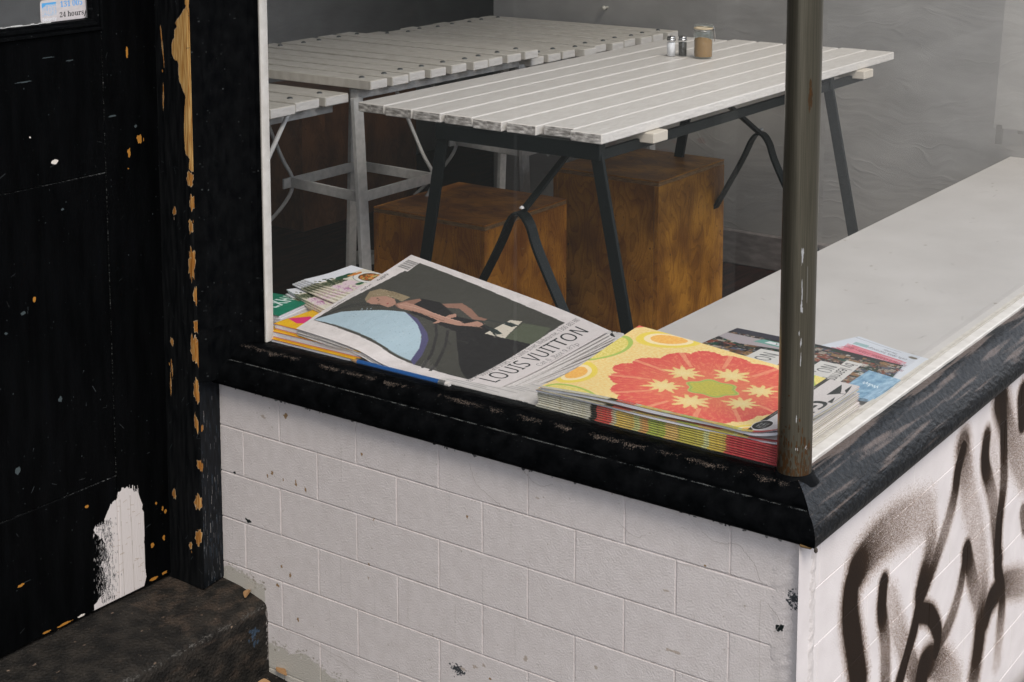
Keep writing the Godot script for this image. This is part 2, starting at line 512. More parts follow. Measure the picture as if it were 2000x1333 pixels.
func tiled_walls() -> void:
	# --- return wall beside the entry
	var W := 1536; var H := 896                       # covers z -1.20..0, y -0.15..0.55
	var o := Vector2(-1.20, 0.55); var k := Vector2(W / 1.2, -H / 0.7)
	var im := grain(W, H, lin(0.605, 0.558, 0.545), lin(0.652, 0.604, 0.592), 40, 20, 51, 0.10)
	var hi := height(W, H, 300, 170, 52, 4)
	var drip := lin(0.50, 0.455, 0.43)
	for i in 46:
		var p := Vector2(rng.randf() * W, rng.randf_range(0.1, 0.7) * H)
		stroke(im, PackedVector2Array([p, p + Vector2(rng.randf_range(-2, 2), rng.randf_range(30, 120))]), rng.randf_range(1, 2.2), drip.lerp(lin(0.6, 0.56, 0.55), rng.randf_range(0.3, 0.9)))
	for i in 420:
		blob(im, Vector2(rng.randf() * W, rng.randf() * H), rng.randf_range(0.6, 2.0), rng.randf_range(0.6, 2.6), lin(0.42, 0.37, 0.33).lerp(lin(0.58, 0.54, 0.53), rng.randf() * 0.9))
	# grime caught in the joints, broken and uneven
	var jn := noise(57, 1.0, 3)
	for j in range(1, 7):
		var yy := (WALL_TOP - j * CH - o.y) * k.y
		for x in W:
			var d: float = jn.get_noise_2d(x * 0.012, j * 31.0)
			if d > -0.25 and rng.randf() < 0.75:
				var c := lin(0.34, 0.30, 0.27).lerp(lin(0.50, 0.46, 0.44), clampf(0.55 - d + rng.randf_range(-0.2, 0.2), 0.0, 1.0))
				im.set_pixel(x, clampi(int(yy + rng.randf_range(-0.8, 0.8)), 0, H - 1), c)
	for i in 2600:
		var c := lin(0.40, 0.35, 0.31).lerp(lin(0.58, 0.54, 0.53), rng.randf())
		im.set_pixel(rng.randi() % W, rng.randi() % H, c)
	for i in 120:      # scuffs and thin hairlines
		var p := Vector2(rng.randf() * W, rng.randf() * H)
		stroke(im, PackedVector2Array([p, p + Vector2(rng.randf_range(-14, 14), rng.randf_range(-10, 10))]), 1.0, lin(0.47, 0.43, 0.41).lerp(lin(0.58, 0.54, 0.53), rng.randf()))
	# cement showing along the foot, uneven edge
	var foot := []
	for i in 241:
		var z := -1.2 + 1.2 * i / 240.0
		var yb := 0.155 if z < -1.055 else 0.05 - (z + 1.05) * 0.13
		var yt := yb + 0.004 + 0.022 * absf(noise(5, 3.0, 3).get_noise_1d(z * 2.0)) * (1.3 if z < -0.9 else 0.8)
		foot.append_array([z, yt])
	foot.append_array([0.0, -0.15, -1.2, -0.15])
	poly(im, mapped(foot, o, k), lin(0.47, 0.44, 0.395))
	for i in 900:
		var e := rng.randi_range(0, 240) * 2
		var q := (Vector2(foot[e] + rng.randf_range(-0.003, 0.003), foot[e + 1] + rng.randfn(0, 0.006)) - o) * k
		blob(im, q, rng.randf_range(0.8, 4.5), rng.randf_range(0.8, 3.0), [lin(0.47, 0.44, 0.395), lin(0.60, 0.56, 0.55), lin(0.38, 0.35, 0.30), lin(0.30, 0.27, 0.23)][i % 4].lerp(lin(0.55, 0.51, 0.48), rng.randf() * 0.4), 0.4, 8)
	# marks: z, y, half sizes in mm
	var rust := lin(0.27, 0.17, 0.085)
	var marks := [[-1096, 271, 10, 5, 0], [-1128, 352, 4, 4, 0], [-62, 381, 9, 8, 0], [-41, 428, 10, 16, 2], [-1001, 485, 7, 6, 1], [-1047, 366, 2, 5, 1], [-1035, 374, 4, 4, 1], [-979, 368, 3, 8, 1], [-957, 363, 3, 6, 1], [-1009, 368, 2, 4, 1], [-828, 457, 3, 4, 1], [-1054, 472, 7, 4, 3], [-1017, 207, 3, 5, 1], [-997, 197, 3, 5, 1], [-1027, 169, 5, 4, 1], [-980, 120, 3, 5, 1], [-804, 349, 2, 4, 1], [-609, 403, 3, 3, 1], [-628, 137, 15, 9, 2], [-618, 142, 6, 5, 3], [-594, 154, 7, 4, 3], [-576, 162, 5, 4, 3], [-564, 143, 4, 3, 1], [-494, 199, 6, 5, 3], [-364, 225, 5, 4, 3], [-231, 293, 17, 3, 3], [-245, 383, 7, 2, 3], [-816, 266, 3, 3, 1], [-817, 242, 3, 3, 3], [-180, 439, 3, 2, 1], [-473, 468, 4, 2, 3]]
	for m in marks:
		var c := Vector2(m[0] * 0.001, m[1] * 0.001)
		var q: Vector2 = (c - o) * k
		if m[4] == 2:
			for i in 130:
				blob(im, q + Vector2(rng.randfn(0, 0.5) * m[2] * 1.2, rng.randfn(0, 0.5) * m[3] * 1.2), rng.randf_range(0.6, 2.4), rng.randf_range(0.6, 2.4), lin(0.05, 0.055, 0.06))
		else:
			blob(im, q, m[2] * 0.95, m[3] * 0.95, [lin(0.008, 0.012, 0.012), rust, rust, lin(0.44, 0.38, 0.33)][m[4]], 0.45, 11)
	# black paint dragged below the sill
	for i in 330:
		var z := rng.randf_range(-1.17, -0.01)
		var n := noise(77, 6.0).get_noise_1d(z * 3.0)
		if n < -0.05: continue
		var q := (Vector2(z, rng.randf_range(0.508, 0.522)) - o) * k
		blob(im, q, rng.randf_range(1.0, 5.0), rng.randf_range(1.0, 3.2), lin(0.03, 0.03, 0.03).lerp(lin(0.3, 0.28, 0.27), rng.randf()), 0.4, 8)
	# cracks in thick paint: dark line in the colour, groove in the relief
	var cracks := [[-605, 493, -591, 463, -570, 451, -546, 440, -526, 433], [-187, 488, -162, 479, -130, 484, -114, 473, -101, 461, -93, 441, -81, 437], [-229, 430, -162, 437, -121, 437, -81, 437], [-80, 410, -68, 399, -60, 386, -71, 371], [-23, 501, -12, 482], [-1020, 93, -935, 85, -865, 76], [-1033, 66, -990, 46, -942, 42], [-912, 75, -871, 69, -842, 60], [-500, 505, -470, 488, -445, 497], [-330, 470, -300, 452, -280, 458]]
	for cidx in cracks.size():
		var pts := []
		var cr: Array = cracks[cidx]
		for i in range(0, cr.size(), 2): pts.append((Vector2(cr[i], cr[i + 1]) * 0.001 - o) * k)
		var sp := PackedVector2Array()
		for p in spline(pts, 8): sp.append(p + Vector2(rng.randf_range(-1.6, 1.6), rng.randf_range(-1.6, 1.6)))
		stroke(hi, sp, 5.0, Color(0.85, 0.85, 0.85)); stroke(hi, sp, 2.4, Color(0.05, 0.05, 0.05))
		stroke(im, sp, 1.0, lin(0.42, 0.375, 0.355) if cidx != 4 else lin(0.02, 0.02, 0.02))
	for i in 160:     # lumps and brush ridges near the outer corner
		var q := (Vector2(rng.randf_range(-0.12, 0.0), rng.randf_range(-0.1, 0.52)) - o) * k
		var v := rng.randf_range(0.15, 0.95)
		stroke(hi, PackedVector2Array([q, q + Vector2(rng.randf_range(-16, 16), rng.randf_range(4, 30))]), rng.randf_range(1.5, 4), Color(v, v, v))
	var lm := mat(Color.WHITE, 0.5)
	lm.albedo_texture = tex(im); lm.metallic_specular = 0.3
	lm.normal_enabled = true; lm.normal_texture = normal_of(hi, 3.0); lm.normal_scale = 0.22
	var wall := thing("tiled_wall", "white painted tile wall below the window beside the black door", "wall", Vector3.ZERO)
	face_tiles(wall, lm, true, o, k, Vector2(W, H))
	# --- street wall with graffiti
	W = 1840; H = 1208                               # covers x -0.05..1.05, y -0.2..0.52
	o = Vector2(-0.05, 0.52); k = Vector2(W / 1.1, -H / 0.72)
	im = grain(W, H, lin(0.70, 0.645, 0.635), lin(0.77, 0.715, 0.705), 14, 10, 61, 0.05)
	for i in 12:          # pinkish old paint under the white
		var c := Vector2(rng.randf() * W, rng.randf() * H)
		for j in 500:
			var q := c + Vector2(rng.randfn(0, 70), rng.randfn(0, 60))
			if q.x >= 0 and q.y >= 0 and q.x < W and q.y < H:
				im.set_pixelv(Vector2i(q), im.get_pixelv(Vector2i(q)).lerp(lin(0.72, 0.54, 0.52), 0.5))
	graffiti(im, o, k)
	hi = height(W, H, 320, 190, 62, 4)
	var rm := mat(Color.WHITE, 0.5)
	rm.albedo_texture = tex(im); rm.metallic_specular = 0.2
	rm.normal_enabled = true; rm.normal_texture = normal_of(hi, 3.0); rm.normal_scale = 0.12
	var wall2 := thing("tiled_wall", "white painted tile wall on the street side with black spray graffiti", "wall", Vector3.ZERO)
	face_tiles(wall2, rm, false, o, k, Vector2(W, H), tri(mat(lin(0.735, 0.68, 0.67), 0.5), 1.0))

func graffiti(im: Image, o: Vector2, k: Vector2) -> void:
	# each stroke: radius in mm, then x, y in mm and how dense the spray is
	var strokes := [[43, 199, 219, 100, 178, 282, 100, 158, 343, 100, 159, 385, 100, 176, 405, 95], [50, 176, 405, 95, 225, 418, 80, 302, 421, 68, 400, 410, 58, 452, 395, 52], [36, 452, 395, 52, 477, 357, 60, 473, 317, 75, 454, 290, 90, 441, 266, 100], [26, 616, 450, 100, 595, 421, 100, 583, 384, 85, 548, 337, 72, 484, 284, 90, 442, 254, 100, 417, 213, 100, 359, 146, 100], [44, 615, 456, 85, 649, 366, 55, 701, 274, 52, 739, 165, 62, 741, 69, 95, 715, -9, 80], [27, 444, 230, 100, 491, 205, 100, 526, 160, 100, 521, 133, 100], [24, 521, 133, 90, 581, 155, 80, 626, 198, 80, 653, 255, 100], [32, 653, 255, 100, 684, 200, 80, 721, 141, 70], [26, 282, 344, 100, 278, 304, 100, 296, 247, 75, 302, 172, 80], [32, 311, 307, 52, 359, 226, 58, 407, 159, 75, 456, 99, 90], [30, 735, 433, 90, 732, 388, 100, 775, 317, 72, 801, 250, 80, 828, 169, 100], [39, 754, 418, 40, 790, 337, 42, 808, 267, 45], [29, 809, 489, 100, 826, 420, 100, 838, 321, 85, 820, 237, 100, 826, 157, 100, 857, 86, 90, 842, -27, 45], [51, 800, 485, 95, 855, 405, 72, 965, 297, 62], [39, 766, 84, 90, 799, 109, 100, 873, 106, 80, 995, 64, 62], [45, 456, 102, 100, 468, 126, 100, 515, 117, 82, 583, 63, 62, 618, 28, 50], [39, 925, 454, 100, 935, 406, 100], [20, 955, 221, 80, 972, 181, 80]]
	var ink := lin(0.017, 0.0105, 0.007)
	var brown := lin(0.17, 0.088, 0.045)
	var w := im.get_width(); var h := im.get_height()
	var cov := PackedFloat32Array(); cov.resize(w * h)
	for st in strokes:
		var pts := []
		for i in range(1, st.size(), 3): pts.append(Vector3(((st[i] * 0.001) - o.x) * k.x, ((st[i + 1] * 0.001) - o.y) * k.y, st[i + 2] * 0.01))
		var r: float = st[0] * 0.001 * k.x
		for c in spline(pts, 12):
			var rr: float = r * (0.92 + 0.20 * (1.0 - c.z))
			for yy in range(maxi(0, int(c.y - rr * 1.34)), mini(h, int(c.y + rr * 1.34) + 1)):
				for xx in range(maxi(0, int(c.x - rr * 1.34)), mini(w, int(c.x + rr * 1.34) + 1)):
					var d: float = Vector2(xx - c.x, yy - c.y).length() / rr
					if d > 1.34: continue
					var v: float = c.z * (1.0 if d < 0.60 else (1.34 - d) / 0.74)
					v = v * v
					if v > cov[yy * w + xx]: cov[yy * w + xx] = v
	for y in h:
		for x in w:
			var v := cov[y * w + x]
			if v > 0.0 and rng.randf() < v * 1.2:
				im.set_pixel(x, y, ink.lerp(brown, clampf(1.25 - v * 1.3 + rng.randf_range(-0.2, 0.2), 0.0, 1.0)))

# tiles of one wall face; left: plane x = 0 running along z, else plane z = Z0 running along x
func face_tiles(wall: Node3D, m: Material, left: bool, o: Vector2, k: Vector2, size: Vector2, plain: Material = null) -> void:
	var grout := begin()
	var lo := -1.165 if left else -0.0; var hi := (Z0 - 0.03) if left else 2.6
	var uvf := func(a: float, y: float) -> Vector2: return (Vector2(a, y) - o) * k / size
	var at := func(a: float, y: float, d: float) -> Vector3: return Vector3(-d, y, a) if left else Vector3(a, y, Z0 + d)
	# painted-over bed behind the tiles
	quad(grout, ([at.call(lo - 0.02, -0.15, -0.0012), at.call(hi + 0.02, -0.15, -0.0012), at.call(hi + 0.02, 0.525, -0.0012), at.call(lo - 0.02, 0.525, -0.0012)]),
		[uvf.call(lo - 0.02, -0.15), uvf.call(hi + 0.02, -0.15), uvf.call(hi + 0.02, 0.525), uvf.call(lo - 0.02, 0.525)])
	put(wall, "bed", done(grout), m)
	var core := [Vector3(0.0015, -0.2, -1.3), Vector3(0.12, 0.515, -0.14)] if left else [Vector3(0.0015, -0.2, Z0 - 0.0015), Vector3(2.7, 0.515, -0.14)]
	box(wall, "core", core[0], core[1], M.plaster_plain, 0.0005)
	for j in 8:
		var y1 := WALL_TOP - j * CH; var y0 := y1 - CH
		var odd := j % 2 == 0
		var c := -16 if left else -2
		for n in 34:
			var a0: float
			var a1: float
			if left:
				a0 = (c - 12.6 + (1 if odd else 0)) * HT; a1 = a0 + HT * 2
			else:
				a0 = c * HT + (0.045 if odd else 0.045 - HT); a1 = a0 + HT * 2
			c += 2
			a0 = maxf(a0, lo if left else 0.032); a1 = minf(a1, hi)
			if a1 - a0 < 0.012: continue
			if not left and a0 > 1.5: continue
			var gp := 0.0010 if left else 0.0003
			tile(wall, plain if not left and a0 > 0.98 else m, at, uvf, a0 + gp, a1 - gp, y0 + gp, y1 - gp, rng.randf_range(0.0003, 0.0008) if left else rng.randf_range(0.0, 0.0003))
	if not left:
		# further along the street the joints are too fine to tell apart
		var s := begin()
		quad(s, [at.call(1.6, -0.15, 0.0), at.call(2.7, -0.15, 0.0), at.call(2.7, 0.525, 0.0), at.call(1.6, 0.525, 0.0)])
		put(wall, "render", done(s), M.plaster_plain)
	else:
		# thick rounded corner of render and paint
		var s := begin(); s.set_smooth_group(0)
		var nn := noise(88, 30.0, 3)
		var rows := 110
		var prof := [Vector2(0.0012, -0.056), Vector2(-0.0006, -0.048), Vector2(-0.0012, -0.038), Vector2(-0.0012, -0.031), Vector2(-0.0002, -0.0245), Vector2(0.0016, -0.0185), Vector2(0.0042, -0.0130), Vector2(0.0078, -0.0082), Vector2(0.0124, -0.0044), Vector2(0.018, -0.0014), Vector2(0.0245, 0.0004), Vector2(0.031, 0.0007), Vector2(0.038, -0.001)]
		for r in rows:
			for i in prof.size() - 1:
				var q := []
				var u := []
				for e in [[i, r], [i, r + 1], [i + 1, r + 1], [i + 1, r]]:
					var y: float = -0.15 + 0.67 * e[1] / rows
					var p: Vector2 = prof[e[0]]
					var f: float = 0.0 if e[0] == 0 or e[0] == prof.size() - 1 else nn.get_noise_2d(y * 2.6, e[0] * 0.09) * 0.0042
					q.append(Vector3(p.x - f * 0.8, y, Z0 + p.y + f * 0.6))
					u.append(uvf.call(Z0 + p.y if p.x < 0.003 else -0.34 - p.x, y))
				quad(s, [q[0], q[3], q[2], q[1]], [u[0], u[3], u[2], u[1]])
		put(wall, "corner_render", done(s, true), m)

func tile(wall: Node3D, m: Material, at: Callable, uvf: Callable, a0: float, a1: float, y0: float, y1: float, d: float) -> void:
	var s := begin(); s.set_smooth_group(-1)
	var b := 0.0010
	var jx := func() -> float: return rng.randf_range(-0.0004, 0.0004)
	var f := [[a0 + b + jx.call(), y0 + b + jx.call()], [a1 - b + jx.call(), y0 + b + jx.call()], [a1 - b + jx.call(), y1 - b + jx.call()], [a0 + b + jx.call(), y1 - b + jx.call()]]
	var e := [[a0, y0], [a1, y0], [a1, y1], [a0, y1]]
	var P := func(q: Array, dd: float) -> Vector3: return at.call(q[0], q[1], dd)
	var U := func(q: Array) -> Vector2: return uvf.call(q[0], q[1])
	quad(s, [P.call(f[0], d), P.call(f[1], d), P.call(f[2], d), P.call(f[3], d)], [U.call(f[0]), U.call(f[1]), U.call(f[2]), U.call(f[3])])
	for i in 4:
		var i2 := (i + 1) % 4
		quad(s, [P.call(e[i], d - 0.0007), P.call(e[i2], d - 0.0007), P.call(f[i2], d), P.call(f[i], d)], [U.call(e[i]), U.call(e[i2]), U.call(f[i2]), U.call(f[i])])
		quad(s, [P.call(e[i], -0.002), P.call(e[i2], -0.002), P.call(e[i2], d - 0.0007), P.call(e[i], d - 0.0007)], [U.call(e[i]), U.call(e[i2]), U.call(e[i2]), U.call(e[i])])
	put(wall, "tile", done(s), m)

# ---------------------------------------------------------------- sill
func sills() -> void:
	# profiles: outwards, height
	var pl := [[-0.075, 0.586], [-0.046, 0.588], [-0.034, 0.5895], [-0.026, 0.588], [-0.018, 0.5845], [-0.009, 0.578], [-0.003, 0.570], [-0.001, 0.5635], [-0.0022, 0.5615], [0.004, 0.5605], [0.012, 0.556], [0.0185, 0.548], [0.0225, 0.538], [0.0235, 0.527], [0.022, 0.5205], [0.012, 0.518], [-0.02, 0.5175]]
	var pr := [[-0.075, 0.586], [-0.048, 0.588], [-0.032, 0.5895], [-0.027, 0.5885], [-0.018, 0.5835], [-0.009, 0.577], [-0.001, 0.569], [0.006, 0.5615], [0.0105, 0.556], [0.016, 0.549], [0.0205, 0.540], [0.0235, 0.530], [0.022, 0.5205], [0.012, 0.518], [-0.02, 0.5175]]
	for side in 2:
		var W := 1536; var H := 160
		var im := grain(W, H, lin(0.0016, 0.0019, 0.0022), lin(0.0046, 0.005, 0.0056), 30, 4, 71 + side, 0.15)
		var hi := height(W, H, 60, 10, 73 + side, 4)
		var tan_ := lin(0.20, 0.145, 0.115); var teal := lin(0.10, 0.12, 0.125)
		var nn := noise(91, 1.0, 4); var n2s := noise(93, 1.0, 2)
		for x in W:
			var w: float = nn.get_noise_1d(x * 0.018)
			if side == 0:
				# bare wood worn along the top edge, dust and chipped paint along the groove
				for i in 9:
					if rng.randf() < 0.16 + w * 0.8: im.set_pixel(x, clampi(int(H * 0.245 + rng.randfn(0, 2.2) + w * 6), 0, H - 1), tan_.lerp(lin(0.05, 0.045, 0.04), rng.randf()))
				for i in 5:
					if rng.randf() < 0.42 + nn.get_noise_1d(x * 0.03 + 900): im.set_pixel(x, clampi(int(H * 0.535 + rng.randfn(0, 1.3)), 0, H - 1), teal.lerp(tan_, rng.randf() * 0.5))
				if rng.randf() < 0.25: im.set_pixel(x, rng.randi_range(0, H - 1), teal.lerp(Color.BLACK, rng.randf()))
			else:
				# weathered: paint gone in long streaks from the upper round
				for y in H:
					var t := float(y) / H
					var v: float = n2s.get_noise_2d(x * 0.0035 + 40, y * 0.06) + 0.10 * nn.get_noise_2d(x * 0.05, y * 0.4)
					var edge := -0.22 if t < 0.22 else (0.24 if t < 0.66 else 0.60)
					var mixv := smoothstep(edge - 0.45, edge + 0.40, v) * 0.9
					if rng.randf() < mixv * 1.2:
						im.set_pixel(x, y, im.get_pixel(x, y).lerp(lin(0.120, 0.092, 0.080), clampf(mixv + rng.randf_range(-0.25, 0.2), 0.0, 1.0)))
					elif rng.randf() < 0.06:
						im.set_pixel(x, y, lin(0.03, 0.045, 0.06))
		for i in 60 + side * 160:
			var v := rng.randf()
			var q := Vector2(rng.randf() * W, rng.randf() * H)
			stroke(hi, PackedVector2Array([q, q + Vector2(rng.randf_range(5, 40), rng.randf_range(-3, 3))]), rng.randf_range(1, 2.5), Color(v, v, v))
		var m := mat(Color.WHITE, 0.36 if side == 0 else 0.4)
		m.albedo_texture = tex(im)
		m.normal_enabled = true; m.normal_texture = normal_of(hi, 4.0); m.normal_scale = 0.15 + side * 0.15; m.metallic_specular = 0.08 + side * 0.24
		var prof: Array = pl if side == 0 else pr
		var s := begin(); s.set_smooth_group(0)
		var L := 1.17 if side == 0 else 2.6
		var n := 90
		var wob := noise(95 + side, 3.0, 3)
		for i in n:
			for q in prof.size() - 1:
				var p := []
				var u := []
				for e in [[i, q], [i + 1, q], [i + 1, q + 1], [i, q + 1]]:
					var t: float = float(e[0]) / n
					var s0: float = prof[e[1]][0]; var y: float = prof[e[1]][1]
					var along: float = -s0 + (L + s0) * t       # mitred at the corner
					var dx: float = wob.get_noise_2d(along * 9.0, e[1] * 0.5) * 0.0007
					p.append(Vector3(-s0 - dx, y + dx, Z0 - along) if side == 0 else Vector3(along, y + dx, Z0 + s0 + dx))
					u.append(Vector2(along / 1.25, float(e[1]) / (prof.size() - 1)))
				if side == 1: p.reverse(); u.reverse()
				quad(s, [p[3], p[2], p[1], p[0]], [u[3], u[2], u[1], u[0]])
		var o := put(self, "window_sill", done(s, true), m)
		tag(o, ["black moulded sill with a worn groove along the entry window" , "weathered black sill with brown bare streaks along the street window"][side], "window sill")
	# broken wood where the two sills meet
	var st := thing("wood_splinter", "broken bare wood splinter under the sill corner", "splinter", Vector3(-0.022, 0.517, -0.004))
	put(st, "sliver", cbox(Vector3(0.005, 0.006, 0.018), 0.002), mat(lin(0.16, 0.095, 0.035), 0.9), T(0.002, 0.003, -0.012, 0.1))
	put(st, "sliver", cbox(Vector3(0.005, 0.008, 0.005), 0.002), mat(lin(0.05, 0.04, 0.03), 0.8), T(0, 0.002, 0.004, 0.6))

# ---------------------------------------------------------------- door
func door_and_frame() -> void:
	# step
	var st := begin(); st.set_smooth_group(0)
	var prof := [[-1.30, 0.150], [-1.20, 0.150], [-1.12, 0.142], [-1.082, 0.1345], [-1.066, 0.1305], [-1.0585, 0.1265], [-1.0545, 0.119], [-1.0535, 0.108], [-1.053, 0.085], [-1.0525, 0.03], [-1.051, -0.08]]
	var sv := [0.0]
	for i in prof.size() - 1: sv.append(sv[i] + Vector2(prof[i][0], prof[i][1]).distance_to(Vector2(prof[i + 1][0], prof[i + 1][1])))
	var SW := 1100; var SH := 760            # 0.75 m along the step, 0.46 m over tread and riser
	var si := grain(SW, SH, lin(0.009, 0.0085, 0.008), lin(0.030, 0.026, 0.022), 14, 9, 103, 0.55, 5)
	var sn := noise(104, 1.0, 4)
	for y in SH:
		for x in SW:
			var v := y * 0.46 / SH
			var t: float = sn.get_noise_2d(x * 0.011, y * 0.016)
			# brown dirt trodden into the tread beside the wall, and the dusty riser
			var dirt := clampf(t * 1.6 + (0.55 if x < 260 and v < 0.26 else (0.25 if v > 0.27 else -0.25)), 0.0, 1.0)
			if rng.randf() < dirt * 0.8: si.set_pixel(x, y, si.get_pixel(x, y).lerp(lin(0.075, 0.052, 0.038), dirt * rng.randf_range(0.3, 0.9)))
	for i in 1500:     # nosing rubbed pale
		var x := rng.randf() * SW
		var wgt: float = sn.get_noise_1d(x * 0.02) + 0.35
		if rng.randf() < wgt: blob(si, Vector2(x, (0.2475 + rng.randfn(0, 0.0022)) / 0.46 * SH), rng.randf_range(0.8, 5.0), rng.randf_range(0.6, 1.8), lin(0.10, 0.095, 0.088).lerp(lin(0.03, 0.027, 0.024), rng.randf()), 0.4, 7)
	for i in 520:      # grit
		blob(si, Vector2(rng.randf() * SW, rng.randf() * SH), rng.randf_range(0.5, 1.9), rng.randf_range(0.5, 1.7), lin(0.20, 0.155, 0.12).lerp(lin(0.03, 0.026, 0.022), rng.randf()), 0.4, 7)
	for i in 34:
		blob(si, Vector2(rng.randf() * SW, rng.randf() * SH * 0.55), rng.randf_range(2.0, 5.5), rng.randf_range(1.5, 3.5), lin(0.26, 0.19, 0.14).lerp(lin(0.07, 0.05, 0.04), rng.randf()), 0.45, 9)
	for i in 150:      # white paint run down the end of the riser
		blob(si, Vector2(absf(rng.randfn(6, 3)), (0.25 + rng.randf() * 0.10) / 0.46 * SH), rng.randf_range(1, 4), rng.randf_range(1, 6), lin(0.30, 0.28, 0.27).lerp(lin(0.08, 0.07, 0.065), rng.randf()), 0.4, 7)
	for i in 26: blob(si, Vector2(rng.randfn(56, 9), (0.275 + rng.randf() * 0.035) / 0.46 * SH), rng.randf_range(2, 6), rng.randf_range(2, 8), lin(0.035, 0.055, 0.085), 0.4, 8)
	var sm := mat(Color.WHITE, 0.75); sm.metallic_specular = 0.3
	sm.albedo_texture = tex(si); sm.normal_enabled = true; sm.normal_texture = normal_of(height(550, 380, 90, 60, 105, 5), 3.0); sm.normal_scale = 0.6
	var nn := noise(101, 9.0, 4)
	for i in 60:
		for q in prof.size() - 1:
			var p := []
			var pu := []
			for e in [[i, q], [i + 1, q], [i + 1, q + 1], [i, q + 1]]:
				var x: float = 0.004 - 2.4 * e[0] / 60.0
				var w: float = nn.get_noise_2d(x * 3.0, e[1] * 0.4) * 0.0018
				p.append(Vector3(x, prof[e[1]][1] + w, prof[e[1]][0] + w)); pu.append(Vector2((0.004 - x) / 0.75, sv[e[1]] / 0.46))
			quad(st, p, pu)
	var step := put(self, "doorstep", done(st, true), sm)
	tag(step, "worn dark stone doorstep below the black door", "step")
	# door textures: x -0.45..-0.03, y 0.14..1.26
	var W := 560; var H := 1490
	var o := Vector2(-0.45, 1.26); var k := Vector2(W / 0.42, -H / 1.12)
	var im := grain(W, H, lin(0.0016, 0.0018, 0.002), lin(0.0030, 0.0033, 0.0037), 14, 6, 111, 0.12)
	for i in 300:
		blob(im, Vector2(rng.randf() * W, rng.randf() * H), rng.randf_range(0.4, 1.4), rng.randf_range(0.4, 1.6), lin(0.07, 0.085, 0.09).lerp(lin(0.01, 0.01, 0.01), rng.randf()))
	for i in 44:
		var q := Vector2(rng.randf() * W, rng.randf() * H)
		stroke(im, PackedVector2Array([q, q + Vector2(rng.randf_range(-14, 22), rng.randf_range(-18, 8))]), rng.randf_range(0.8, 1.4), lin(0.06, 0.07, 0.075).lerp(lin(0.02, 0.02, 0.02), rng.randf()))
	var orange := lin(0.42, 0.185, 0.035)
	for c in [[-124, 1115, 2.5, 9, 0], [-102, 961, 6, 9, 0], [-126, 941, 3.5, 7, 0], [-282, 951, 7, 3.5, 1], [-333, 733, 3, 5, 0], [-93, 959, 1, 4, 0], [-129, 914, 2, 1, 0], [-383, 262, 7, 3, 0], [-242, 348, 4, 3, 0], [-101, 225, 4, 5, 0], [-74, 229, 3, 5, 0], [-69, 277, 3, 4, 0], [-329, 999, 2, 1.5, 1], [-288, 1124, 11, 1, 2], [-245, 1114, 8, 1, 2], [-338, 1090, 16, 1, 2], [-378, 457, 6, 7, 2], [-289, 551, 4, 5, 2], [-160, 1010, 8, 2, 2], [-110, 985, 3, 3, 2], [-90, 300, 2, 3, 0], [-75, 285, 2, 4, 0], [-300, 160, 16, 2, 0], [-335, 161, 9, 2, 0], [-262, 160, 8, 2, 1], [-100, 163, 9, 3, 0], [-75, 164, 6, 3, 0], [-355, 715, 5, 3, 2], [-270, 870, 3, 2, 2], [-390, 690, 4, 2, 2]]:
		blob(im, (Vector2(c[0], c[1]) * 0.001 - o) * k, c[2] * 1.33, c[3] * 1.33, [orange, lin(0.75, 0.68, 0.62), lin(0.06, 0.075, 0.08)][c[4]], 0.3, 11)
	# flaked line in the joints
	var flake := func(pts: Array, w: float, dens: float) -> void:
		for i in pts.size() - 1:
			var a: Vector2 = (pts[i] - o) * k; var b: Vector2 = (pts[i + 1] - o) * k
			var n := int(a.distance_to(b) / 2.0)
			for j in n:
				if rng.randf() < dens: blob(im, a.lerp(b, float(j) / n) + Vector2(rng.randf_range(-0.6, 0.6), rng.randf_range(-0.6, 0.6)), rng.randf_range(0.5, w), rng.randf_range(0.5, w), lin(0.32, 0.33, 0.32).lerp(lin(0.03, 0.03, 0.03), rng.randf() * 0.85), 0.3, 6)
	flake.call([Vector2(-0.177, 1.16), Vector2(-0.177, 0.38)], 1.1, 0.5)
	flake.call([Vector2(-0.45, 0.9165), Vector2(-0.176, 0.9155)], 1.4, 0.85)
	flake.call([Vector2(-0.45, 0.3815), Vector2(-0.176, 0.3805)], 1.1, 0.7)
	# white patch of paint dabbed at the lower hinge side
	var wp := [-172, 353, -149, 350, -126, 323, -119, 282, -119, 210, -124, 159, -169, 153, -232, 148, -234, 165, -208, 187, -212, 222, -220, 234, -202, 242, -210, 273, -226, 293, -228, 305, -208, 307, -193, 332, -178, 339]
	var wpts := []
	for i in range(0, wp.size(), 2): wpts.append((Vector2(wp[i], wp[i + 1]) * 0.001 - o) * k)
	wpts.append(wpts[0])
	var wpp := PackedVector2Array()
	for q in spline(wpts, 5): wpp.append(q + Vector2(rng.randf_range(-2.5, 2.5), rng.randf_range(-4, 4)))
	var white := lin(0.66, 0.615, 0.60)
	poly(im, wpp, white)
	for i in 34:   # bristle ends above
		var x := rng.randf_range(-0.176, -0.128)
		var q := (Vector2(x, 0.345 - absf(x + 0.155) * 0.5) - o) * k
		stroke(im, PackedVector2Array([q + Vector2(0, 8), q - Vector2(rng.randf_range(-2, 2), rng.randf_range(2, 20))]), rng.randf_range(1, 2.4), white)
	for i in 900:   # thin dry paint on the left where the black shows through
		var q := (Vector2(rng.randfn(-0.206, 0.010), rng.randf_range(0.165, 0.31)) - o) * k
		var c := lin(0.02, 0.022, 0.024).lerp(white, rng.randf_range(0.1, 1.0))
		stroke(im, PackedVector2Array([q, q + Vector2(rng.randf_range(-1, 1), rng.randf_range(2, 9))]), rng.randf_range(0.6, 1.6), c)
